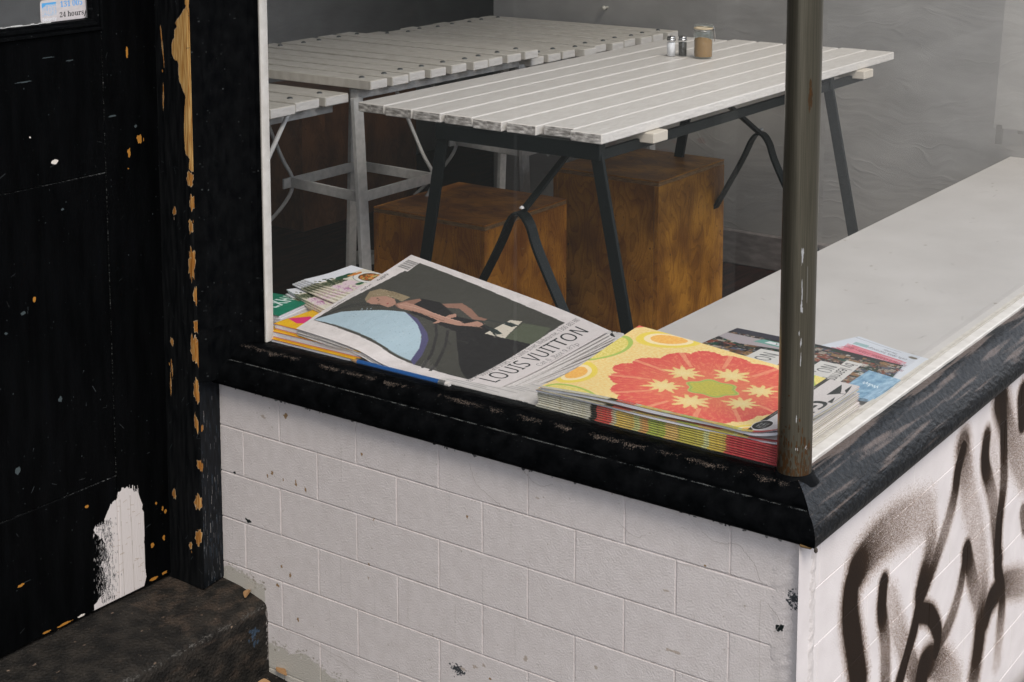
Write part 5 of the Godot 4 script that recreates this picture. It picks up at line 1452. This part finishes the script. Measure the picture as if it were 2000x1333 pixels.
	for i in n:
		var t := thing("magazine", "closed fruit-cover magazine in the stack behind the window, spine out", "magazine", Vector3(0.058 + rng.randf_range(-0.001, 0.0022), TOP_Y + 0.0022 + i * (th + 0.0001), -0.515 + rng.randf_range(-0.002, 0.002)), "stacked fruit-cover magazines")
		t.rotation.y = rng.randf_range(-0.004, 0.004)
		put(t, "cover", cm, cov)
		put(t, "pages", pg, pages, T(0.004 + (D - 0.008) * 0.5, 0, L * 0.5))
	# two copies on top, opened slightly and curling at the near corner
	var by := TOP_Y + 0.0022 + n * (th + 0.0001)
	for k in 2:
		var up := k * 0.0105
		var dz := -0.006 if k == 0 else 0.001
		var lift := 0.004 + k * 0.0115
		var zs := [-0.508, -0.40, -0.30, -0.20, -0.140, -0.092]
		var bow := [0.030, 0.022, 0.013, 0.006, 0.003, 0.002]
		var rows := []
		for ri in 4:
			var q := []
			for ci in 6:
				var fr: float = [0.0, 0.33, 0.66, 1.0][ri]
				var yy: float = by + up * (0.45 if ci == 0 and ri < 2 else 1.0) + 0.0012 + bow[ci] * pow(fr, 1.6) * (0.55 + 0.45 * k) + (lift * [1.0, 0.4, 0.1, 0.0][ri] if ci == 5 else 0.0)
				q.append(Vector3([0.053, 0.145, 0.236, 0.328][ri] + ci * 0.0022 * (1.0 - fr) - bow[ci] * 0.3 * fr, yy, zs[ci] + dz + 0.022 * fr * (1.0 - ci / 5.0)))
			rows.append(q)
		var t := thing("magazine", ["fruit-cover magazine with white pages gaping, second from the top of its stack", "top fruit-cover magazine with a round black take me home mark"][k], "magazine", Vector3(0.2, by, -0.3))
		put(t, "cover", sheet(shifted(rows, -t.position, 0.0), 0.0005, 5, 6), cov)
		var white := mat(lin(0.66, 0.66, 0.70), 0.6)
		var thick := []
		for ri in rows.size():
			var q := []
			for ci in rows[ri].size():
				var p: Vector3 = rows[ri][ci]
				p.y -= 0.0012 + (0.0010 if ri == 0 else 0.0)
				if ri == 0: p.x += 0.0015 + 0.003 * sin(ci * 2.1 + k)
				if ci == 5: p -= Vector3(0, 0.004 * k, 0.004)
				q.append(p)
			thick.append(q)
		put(t, "page_block", sheet(shifted(thick, -t.position, 0.0), 0.0022 + 0.0016 * k, 5, 5), white)
		for e in 3:
			var low := []
			for ri in rows.size():
				var q := []
				for ci in rows[ri].size():
					var p: Vector3 = rows[ri][ci]
					var drop := (e + 1) * (0.0012 if e < 2 else 0.0018)
					p.y = maxf(p.y - drop, by - 0.001 + up * 0.25 + (2 - e) * 0.0005)
					p.x += 0.004 + 0.002 * e + rng.randf_range(0, 0.003) if ri == 0 else 0.0
					q.append(p)
				low.append(q)
			put(t, "page", sheet(shifted(low, -t.position, 0.0), 0.0005, 3, 3), white if e < 2 else pages)

func right_hand_papers() -> void:
	# collage leaflet: many little pictures
	var ci := Image.create(512, 340, false, Image.FORMAT_RGB8)
	ci.fill(Color(0.13, 0.13, 0.14))
	var pal := [Color(0.12, 0.22, 0.17), Color(0.42, 0.30, 0.20), Color(0.62, 0.58, 0.53), Color(0.15, 0.14, 0.15), Color(0.55, 0.42, 0.28), Color(0.30, 0.33, 0.40), Color(0.75, 0.73, 0.70), Color(0.10, 0.30, 0.25), Color(0.50, 0.24, 0.18)]
	for i in 420:
		var x := rng.randi() % 512; var y := rng.randi() % 300
		ci.fill_rect(Rect2i(x, y, rng.randi_range(8, 42), rng.randi_range(6, 30)), pal[rng.randi() % pal.size()])
	for i in 1500:
		blob(ci, Vector2(rng.randf() * 512, rng.randf() * 300), rng.randf_range(1, 5), rng.randf_range(1, 4), pal[rng.randi() % pal.size()].lerp(Color(0.8, 0.75, 0.7), rng.randf() * 0.4), 0.4, 7)
	poly(ci, flat([0, 288, 230, 288, 230, 340, 0, 340]), Color(0.22, 0.22, 0.26))
	poly(ci, flat([0, 225, 90, 200, 210, 215, 200, 262, 0, 270]), Color(0.66, 0.63, 0.64))
	poly(ci, flat([110, 235, 200, 225, 215, 265, 120, 270]), Color(0.42, 0.62, 0.58))
	poly(ci, flat([135, 242, 195, 235, 200, 258, 140, 262]), Color(0.85, 0.86, 0.86))
	letters(ci, "EY", Vector2(168, 249), Vector2(-14, 0), Vector2(0, 14), Color(0.1, 0.1, 0.1))
	for x in [150, 300]:
		poly(ci, flat([x, 40, x + 80, 40, x + 80, 190, x, 190]), Color(0.83, 0.82, 0.80))
		letters(ci, "NO.", Vector2(x + 34, 130), Vector2(0, -34), Vector2(36, 0), Color(0.35, 0.36, 0.36))
	poly(ci, flat([350, 20, 392, 20, 392, 240, 350, 240]), Color(0.84, 0.83, 0.81))
	letters(ci, "by learning", Vector2(370, 130), Vector2(0, -26), Vector2(28, 0), Color(0.12, 0.12, 0.12))
	var cm := mat(Color.WHITE, 0.4); cm.albedo_texture = tex(ci)
	var lf := thing("leaflet", "dark photo-collage leaflet lying behind the bronze post", "leaflet", Vector3(0.53, TOP_Y, -0.28))
	put(lf, "sheet", sheet([[Vector3(-0.115, 0.0040, -0.19), Vector3(-0.10, 0.0055, 0.0), Vector3(-0.10, 0.0085, 0.178)], [Vector3(0.09, 0.0030, -0.175), Vector3(0.080, 0.0048, 0.0), Vector3(0.050, 0.0085, 0.160)]], 0.0006, 6, 4), cm)
	for i in 3: put(lf, "sheet", sheet([[Vector3(-0.11, 0.0006 - 0.0003 * i, -0.17), Vector3(-0.104 + i * 0.004, 0.0030 - 0.0012 * i, 0.182)], [Vector3(0.06, 0.0006, -0.17), Vector3(0.05, 0.002 - 0.0005 * i, 0.16)]], 0.0005, 3, 3), M.paper)
	# market flyer with brushed colour
	var mi := Image.create(420, 300, false, Image.FORMAT_RGB8)
	mi.fill(Color(0.82, 0.84, 0.87))
	for i in 26:
		var yy := 92.0 + i * 3.4
		stroke(mi, PackedVector2Array([Vector2(70 + rng.randf_range(-18, 18), yy), Vector2(330 + rng.randf_range(-34, 24), yy + rng.randf_range(-3, 3))]), 4.0, Color(0.83, 0.47, 0.52))
	for i in 12:
		var yy := 192.0 + i * 3.0
		stroke(mi, PackedVector2Array([Vector2(120 + rng.randf_range(-14, 10), yy), Vector2(330 + rng.randf_range(-20, 20), yy)]), 4.0, Color(0.42, 0.66, 0.58))
	var dk := Color(0.25, 0.25, 0.27)
	for l in [["COMMUNITY MARKET", 258.0, 27.0, Color(0.86, 0.36, 0.42)], ["HANDMADE", 209.0, 34.0, Color(0.15, 0.40, 0.34)], ["Saturday October 2013, 9am - 4pm", 160.0, 17.0, Color(0.45, 0.2, 0.25)], ["Sunday 6 October, 11am - 4pm", 118.0, 17.0, Color(0.45, 0.2, 0.25)], ["crafts, plants, food and gifts", 72.0, 14.0, dk], ["free entry", 50.0, 14.0, dk]]:
		letters(mi, l[0], Vector2(215, l[1]), Vector2(-l[2] * 0.86, 0), Vector2(0, l[2]), l[3])
	stroke(mi, PackedVector2Array([Vector2(8, 26), Vector2(250, 20)]), 2.0, dk)
	blob(mi, Vector2(330, 40), 26, 11, Color(0.45, 0.42, 0.36), 0.1, 20)
	poly(mi, flat([60, 62, 120, 56, 130, 80, 70, 84]), Color(0.60, 0.72, 0.72))
	squiggle(mi, Vector2(250, 285), Vector2(120, -8), Vector2(0, 12), 7, 2.0, dk)
	mi.flip_y()
	var mm := mat(Color.WHITE, 0.5); mm.albedo_texture = tex(mi)
	var mk := thing("flyer", "white market flyer with pink and green brushed bands", "flyer", Vector3(0.60, TOP_Y, -0.19))
	put(mk, "sheet", sheet([[Vector3(-0.05, 0.0022, -0.12), Vector3(-0.09, 0.0024, -0.01), Vector3(-0.118, 0.0030, 0.088)], [Vector3(0.03, 0.0016, -0.095), Vector3(0.0, 0.0018, 0.0), Vector3(-0.04, 0.0060, 0.092)], [Vector3(0.108, 0.0012, -0.065), Vector3(0.075, 0.0014, 0.02), Vector3(0.034, 0.0100, 0.094)]], 0.0004, 6, 6), mm)
	# pale blue leaflets under them
	var bi := grain(200, 200, Color(0.42, 0.58, 0.70), Color(0.62, 0.76, 0.84), 5, 5, 331, 0.1)
	squiggle(bi, Vector2(60, 110), Vector2(90, -20), Vector2(0, 16), 5, 3.0, Color(0.9, 0.94, 0.96))
	var bm := mat(Color.WHITE, 0.45); bm.albedo_texture = tex(bi)
	for i in 3:
		var bl := thing("leaflet", "pale blue leaflet poking out beside the window bead", "leaflet", Vector3(0.445, TOP_Y + 0.0080 + i * 0.0016, -0.124), "pale blue leaflets")
		put(bl, "sheet", sheet([[Vector3(-0.07 + i * 0.004, 0.0, -0.03), Vector3(-0.066, 0.0014, 0.03 - i * 0.002)], [Vector3(0.0, 0.001, -0.03), Vector3(0.0, 0.0018, 0.032)], [Vector3(0.07, 0.0005, -0.03), Vector3(0.06 - i * 0.003, 0.001, 0.031)]], 0.0007, 4, 4), bm)

func left_hand_papers() -> void:
	# yellow paperbacks
	var yi := grain(300, 220, Color(0.88, 0.68, 0.06), Color(0.92, 0.73, 0.10), 5, 5, 341, 0.1)     # u along x, v along z
	poly(yi, flat([180, 0, 300, 0, 300, 110, 250, 110, 190, 60]), Color(0.88, 0.38, 0.42))
	poly(yi, flat([60, 0, 110, 40, 90, 120, 40, 60]), Color(0.86, 0.16, 0.46))
	poly(yi, flat([80, 70, 130, 60, 150, 110, 90, 130]), Color(0.92, 0.52, 0.40))
	letters(yi, "#", Vector2(275, 24), Vector2(0, 20), Vector2(20, 0), Color(0.95, 0.9, 0.88))
	var top := mat(Color.WHITE, 0.4); top.albedo_texture = tex(yi)
	var yel := mat(Color(0.90, 0.70, 0.08), 0.4)
	var pgs := tri(mat(Color.WHITE, 0.8), 8.0); pgs.albedo_texture = tex(grain(128, 128, lin(0.58, 0.57, 0.60), lin(0.70, 0.69, 0.71), 3, 50, 343, 0.1))
	var pink := mat(Color(0.80, 0.42, 0.45), 0.5)
	var y := TOP_Y
	for b in [[0.056, 0.24, -1.112, -0.892, 0.0125, "bottom yellow paperback of the pile beside the window post", 0.0], [0.061, 0.245, -1.105, -0.884, 0.0122, "yellow paperback in the middle of the pile beside the window post", 0.01], [0.066, 0.268, -1.088, -0.950, 0.0110, "yellow paperback with pink patches on top of the pile", -0.02]]:
		var w: float = b[1] - b[0]; var d: float = b[3] - b[2]; var h: float = b[4]
		var t := thing("paperback_book", b[5], "book", Vector3((b[0] + b[1]) * 0.5, y + 0.0003, (b[2] + b[3]) * 0.5), "yellow paperbacks")
		t.rotation.y = b[6]
		put(t, "back_cover", cbox(Vector3(w, 0.001, d), 0.0003), yel, T(0, 0.0005, 0))
		put(t, "endpaper", cbox(Vector3(w - 0.001, 0.0006, d - 0.002), 0.0002), pink, T(0, 0.0014, 0))
		put(t, "pages", cbox(Vector3(w - 0.002, h - 0.004, d - 0.002), 0.0006), pgs, T(0, h * 0.5, 0))
		put(t, "endpaper", cbox(Vector3(w - 0.001, 0.0006, d - 0.002), 0.0002), pink, T(0, h - 0.0014, 0))
		put(t, "front_cover", sheet([[Vector3(-w * 0.5, h, -d * 0.5), Vector3(w * 0.5, h, -d * 0.5)], [Vector3(-w * 0.5, h, d * 0.5), Vector3(w * 0.5, h, d * 0.5)]], 0.001, 3, 3), top)
		y += h + 0.0006
	# green booklets
	var gi := grain(260, 180, Color(0.03, 0.46, 0.35), Color(0.05, 0.50, 0.38), 4, 4, 351, 0.06)
	letters(gi, "#EXHALE", Vector2(75, 90), Vector2(-50, 0), Vector2(0, 58), Color(0.86, 0.92, 0.90), "Droid Sans", 700)
	gi.flip_x(); gi.flip_y()
	letters(gi, "", Vector2.ZERO, Vector2.RIGHT, Vector2.DOWN, Color.WHITE)
	var gm := mat(Color.WHITE, 0.45); gm.albedo_texture = tex(gi)
	var n := 9
	for i in n:
		var last := i == n - 1
		var t := thing("booklet", "green-covered hashtag booklet on top of its stack beside the window" if last else "white booklet in the stack under the green cover", "booklet", Vector3(0.130 + i * 0.0012, TOP_Y + 0.0016 + i * 0.0046, -1.158 + rng.randf_range(-0.003, 0.003)), "" if last else "stacked booklets under the green cover")
		t.rotation.y = 0.10 + rng.randf_range(-0.03, 0.03)
		if last:
			put(t, "cover", sheet([[Vector3(-0.05, 0.004, -0.05), Vector3(0.065, 0.002, -0.05)], [Vector3(-0.05, 0.004, 0.0), Vector3(0.065, 0.0025, 0.0)], [Vector3(-0.05, 0.003, 0.05), Vector3(0.065, 0.006, 0.05)]], 0.0008, 4, 4), gm)
		put(t, "pages", cbox(Vector3(0.113, 0.0040, 0.098), 0.0004), pgs, T(0.008, 0, 0))
	# recipe cards: soup bowl, herbs and onions
	var ri := grain(340, 260, Color(0.82, 0.79, 0.72), Color(0.88, 0.86, 0.80), 8, 8, 361, 0.1)
	ri.fill_rect(Rect2i(0, 0, 340, 62), Color(0.88, 0.89, 0.91))
	for i in 150: blob(ri, Vector2(rng.randf_range(0, 150), rng.randfn(84, 12)), rng.randf_range(3, 14), rng.randf_range(2, 8), [Color(0.13, 0.22, 0.13), Color(0.24, 0.28, 0.18), Color(0.45, 0.46, 0.36)][i % 3], 0.4, 9)
	for e in [[50, 130, 40, 22], [130, 125, 38, 22], [30, 170, 30, 18], [110, 180, 34, 18]]: blob(ri, Vector2(e[0], e[1]), e[2], e[3], Color(0.86, 0.78, 0.80), 0.1, 18)
	for i in 46: blob(ri, Vector2(rng.randfn(60, 24), rng.randfn(150, 18)), rng.randf_range(2, 7), rng.randf_range(1, 4), Color(0.68, 0.42, 0.62), 0.3, 8)
	for e in [[150, 150, 28, 10], [170, 215, 24, 9], [110, 225, 22, 7]]: blob(ri, Vector2(e[0], e[1]), e[2], e[3], Color(0.08, 0.36, 0.20), 0.25, 12)
	blob(ri, Vector2(255, 140), 84, 62, Color(0.22, 0.28, 0.34), 0.0, 40); blob(ri, Vector2(255, 139), 81, 59, Color(0.88, 0.88, 0.86), 0.0, 40); blob(ri, Vector2(258, 136), 62, 42, Color(0.42, 0.28, 0.12), 0.02, 40)
	for i in 90:
		var a := rng.randf() * TAU; var rr := sqrt(rng.randf())
		blob(ri, Vector2(258 + cos(a) * rr * 54, 136 + sin(a) * rr * 34), rng.randf_range(3, 13), rng.randf_range(2, 6), [Color(0.85, 0.42, 0.15), Color(0.70, 0.58, 0.30), Color(0.36, 0.24, 0.12), Color(0.76, 0.70, 0.45), Color(0.88, 0.52, 0.22)][i % 5], 0.3, 9)
	blob(ri, Vector2(190, 70), 60, 14, Color(0.10, 0.30, 0.20), 0.3, 14); blob(ri, Vector2(240, 78), 40, 9, Color(0.80, 0.50, 0.20), 0.3, 14)
	var rm := mat(Color.WHITE, 0.4); rm.albedo_texture = tex(ri)
	var cardrows := func(w: float, d: float, lift: float) -> Array:
		return [[Vector3(-w, lift, -d), Vector3(0, lift * 0.4, -d), Vector3(w, lift, -d)], [Vector3(-w, 0, 0), Vector3(0, 0, 0), Vector3(w, lift * 0.3, 0)], [Vector3(-w, 0.0, d), Vector3(0, 0, d), Vector3(w, 0, d)]]
	var card := sheet(cardrows.call(0.064, 0.078, 0.004), 0.0022, 3, 3)
	var specs := []
	for i in 13: specs.append([0.235 + rng.randf_range(-0.004, 0.004), -1.085 + rng.randf_range(-0.004, 0.004), 0.0035 + i * 0.0038, 0.9 + rng.randf_range(-0.05, 0.05), "recipe card in the stack behind the yellow paperbacks", "stacked recipe cards"])
	for i in 5: specs.append([0.262 + i * 0.005, -1.095 + i * 0.004, 0.0545 + i * 0.0030, 0.98 + i * 0.05 + rng.randf_range(-0.02, 0.02), "fanned recipe card showing a soup bowl", "fanned recipe cards"])
	for e in specs:
		var t := thing("recipe_card", e[4], "card", Vector3(e[0], TOP_Y + e[2], e[1]), e[5])
		t.rotation.y = e[3] - PI / 2 + 0.35
		put(t, "sheet", card, rm)

# ---------------------------------------------------------------- small things
func small_things() -> void:
	# pencil lying along the foot of the pane
	var p := thing("pencil", "blue pencil lying along the foot of the window pane", "pencil", Vector3(0.0565, 0.5895, -0.79))
	p.rotation = Vector3(0, 0, 0)
	var hexa := func(z0: float, z1: float, r0: float, r1: float, n: int) -> ArrayMesh:
		var s := begin(); s.set_smooth_group(-1)
		for i in n:
			var a := TAU * i / n; var b := TAU * (i + 1) / n
			quad(s, [Vector3(cos(a) * r0, sin(a) * r0, z0), Vector3(cos(b) * r0, sin(b) * r0, z0), Vector3(cos(b) * r1, sin(b) * r1, z1), Vector3(cos(a) * r1, sin(a) * r1, z1)])
			for q in [Vector3(0, 0, z1), Vector3(cos(a) * r1, sin(a) * r1, z1), Vector3(cos(b) * r1, sin(b) * r1, z1)]: s.add_vertex(q)
		return done(s)
	put(p, "shaft", hexa.call(-0.094, 0.082, 0.0042, 0.0042, 6), mat(lin(0.012, 0.085, 0.28), 0.3))
	put(p, "sharpened_tip", hexa.call(-0.108, -0.094, 0.0011, 0.0042, 12), mat(lin(0.42, 0.26, 0.12), 0.7))
	put(p, "lead", hexa.call(-0.112, -0.108, 0.0002, 0.0011, 8), mat(lin(0.02, 0.02, 0.02), 0.4))
	put(p, "ferrule", hexa.call(0.082, 0.096, 0.0044, 0.0044, 16), mat(lin(0.65, 0.65, 0.63), 0.3, 0.9))
	put(p, "eraser", hexa.call(0.096, 0.104, 0.0041, 0.0039, 16), mat(lin(0.62, 0.58, 0.54), 0.8))
	# salt, pepper and sugar jar on the long table
	var clear := mat(Color(0.92, 0.97, 0.95, 0.03), 0.02); clear.transparency = BaseMaterial3D.TRANSPARENCY_ALPHA
	var steel := mat(lin(0.55, 0.55, 0.55), 0.25, 1.0)
	var ty := 0.8852
	for e in [[Vector3(1.813, ty, -1.283), lin(0.72, 0.74, 0.78), "salt shaker with a steel cap on the long table", "salt_shaker", 31], [Vector3(1.833, ty, -1.259), lin(0.02, 0.018, 0.016), "pepper shaker with a steel cap on the long table", "pepper_shaker", 37]]:
		var t := thing(e[3], e[2], "shaker", e[0])
		var g := grain(96, 96, e[1], e[1].lerp(lin(0.16, 0.14, 0.12) if e[4] == 37 else Color.WHITE, 0.5), 40, 40, e[4], 0.5)
		var fm := tri(mat(Color.WHITE, 0.8), 20.0); fm.albedo_texture = tex(g)
		put(t, "contents", lathe([Vector2(0.0001, 0.002), Vector2(0.0108, 0.002), Vector2(0.0108, 0.038), Vector2(0.0001, 0.038)], 20), fm)
		put(t, "glass", lathe([Vector2(0.0001, 0.0006), Vector2(0.0118, 0.0008), Vector2(0.0120, 0.002), Vector2(0.0120, 0.042), Vector2(0.0108, 0.044)], 24), clear)
		put(t, "cap", lathe([Vector2(0.0112, 0.0425), Vector2(0.0118, 0.043), Vector2(0.0118, 0.047), Vector2(0.0108, 0.0475), Vector2(0.0113, 0.049), Vector2(0.0108, 0.054), Vector2(0.006, 0.0555), Vector2(0.0001, 0.0557)], 24), steel)
	var j := thing("sugar_jar", "clip-top glass jar of brown sugar on the long table", "jar", Vector3(1.833, ty, -1.196))
	var sg := tri(mat(Color.WHITE, 0.85), 12.0); sg.albedo_texture = tex(grain(128, 128, lin(0.20, 0.105, 0.03), lin(0.33, 0.19, 0.065), 20, 20, 371, 0.5))
	var ss := begin(); ss.set_smooth_group(0)
	for i in 24:
		var a := TAU * i / 24; var b := TAU * (i + 1) / 24
		var ht := func(t_: float) -> float: return 0.049 - 0.010 * cos(t_ - 0.3)
		var r := 0.0238
		quad(ss, [Vector3(cos(a) * r, 0.005, -sin(a) * r), Vector3(cos(b) * r, 0.005, -sin(b) * r), Vector3(cos(b) * r, ht.call(b), -sin(b) * r), Vector3(cos(a) * r, ht.call(a), -sin(a) * r)])
		for q in [Vector3(0, 0.051, 0), Vector3(cos(b) * r, ht.call(b), -sin(b) * r), Vector3(cos(a) * r, ht.call(a), -sin(a) * r)]: ss.add_vertex(q)
	put(j, "sugar", done(ss), sg)
	var gg := mat(Color(0.80, 0.93, 0.88, 0.05), 0.02); gg.transparency = BaseMaterial3D.TRANSPARENCY_ALPHA
	put(j, "glass", lathe([Vector2(0.0001, 0.0006), Vector2(0.0245, 0.0008), Vector2(0.0258, 0.004), Vector2(0.0258, 0.066), Vector2(0.0245, 0.072), Vector2(0.0225, 0.075), Vector2(0.0240, 0.079)], 28), gg)
	put(j, "seal", lathe([Vector2(0.0235, 0.0785), Vector2(0.0258, 0.0795), Vector2(0.0258, 0.0825), Vector2(0.0235, 0.0832)], 28), mat(lin(0.62, 0.50, 0.33), 0.6))
	put(j, "lid", lathe([Vector2(0.0245, 0.0834), Vector2(0.0262, 0.0845), Vector2(0.0262, 0.0885), Vector2(0.0235, 0.0905), Vector2(0.0205, 0.0895), Vector2(0.0001, 0.0895)], 28), gg)
	var wire := []
	for i in 25: wire.append(Vector3(cos(TAU * i / 24) * 0.0262, 0.0755, -sin(TAU * i / 24) * 0.0262))
	put(j, "wire_band", tube(wire, 0.0009, 6, false), steel)
	put(j, "clasp", tube(spline([Vector3(0.004, 0.088, 0.0265), Vector3(0.006, 0.076, 0.030), Vector3(0.009, 0.060, 0.030), Vector3(0.012, 0.046, 0.0275)], 5), 0.0015, 6), steel)
	# white ring on the floor behind the benches' legs
	var rg := put(self, "floor_ring", lathe([Vector2(0.018, 0.001), Vector2(0.018, 0.02), Vector2(0.03, 0.026), Vector2(0.05, 0.022), Vector2(0.056, 0.001)], 28), mat(lin(0.42, 0.41, 0.38), 0.6), T(1.845, FLOOR_Y + 0.001, -2.40))
	tag(rg, "flat white ring lying on the dark floor behind a bench leg", "ring")
	# dead leaves on and below the step
	var leafm := mat(lin(0.30, 0.17, 0.075), 0.8)
	for e in [[-0.012, 0.139, -1.092, 0.5, 0.030, "curled dead leaf on the doorstep against the tiled wall"], [-0.006, 0.012, -1.018, 1.3, 0.034, "dead leaf on the ground at the foot of the tiled wall"], [-0.045, 0.008, -1.022, 2.3, 0.022, "dead leaf scrap on the ground below the doorstep"]]:
		var lf := thing("dead_leaf", e[5], "leaf", Vector3(e[0], e[1], e[2]), "dead leaves")
		lf.rotation.y = e[3]
		var w: float = e[4]
		put(lf, "blade", sheet([[Vector3(-w * 0.5, 0.001, 0), Vector3(0, 0.004, -w * 0.22), Vector3(w * 0.5, 0.002, -0.001)], [Vector3(-w * 0.5, 0.001, 0.001), Vector3(0, 0.001, 0), Vector3(w * 0.5, 0.002, 0)], [Vector3(-w * 0.5, 0.001, 0.002), Vector3(0, 0.006, w * 0.2), Vector3(w * 0.5, 0.002, 0.001)]], 0.0005, 4, 4), leafm)
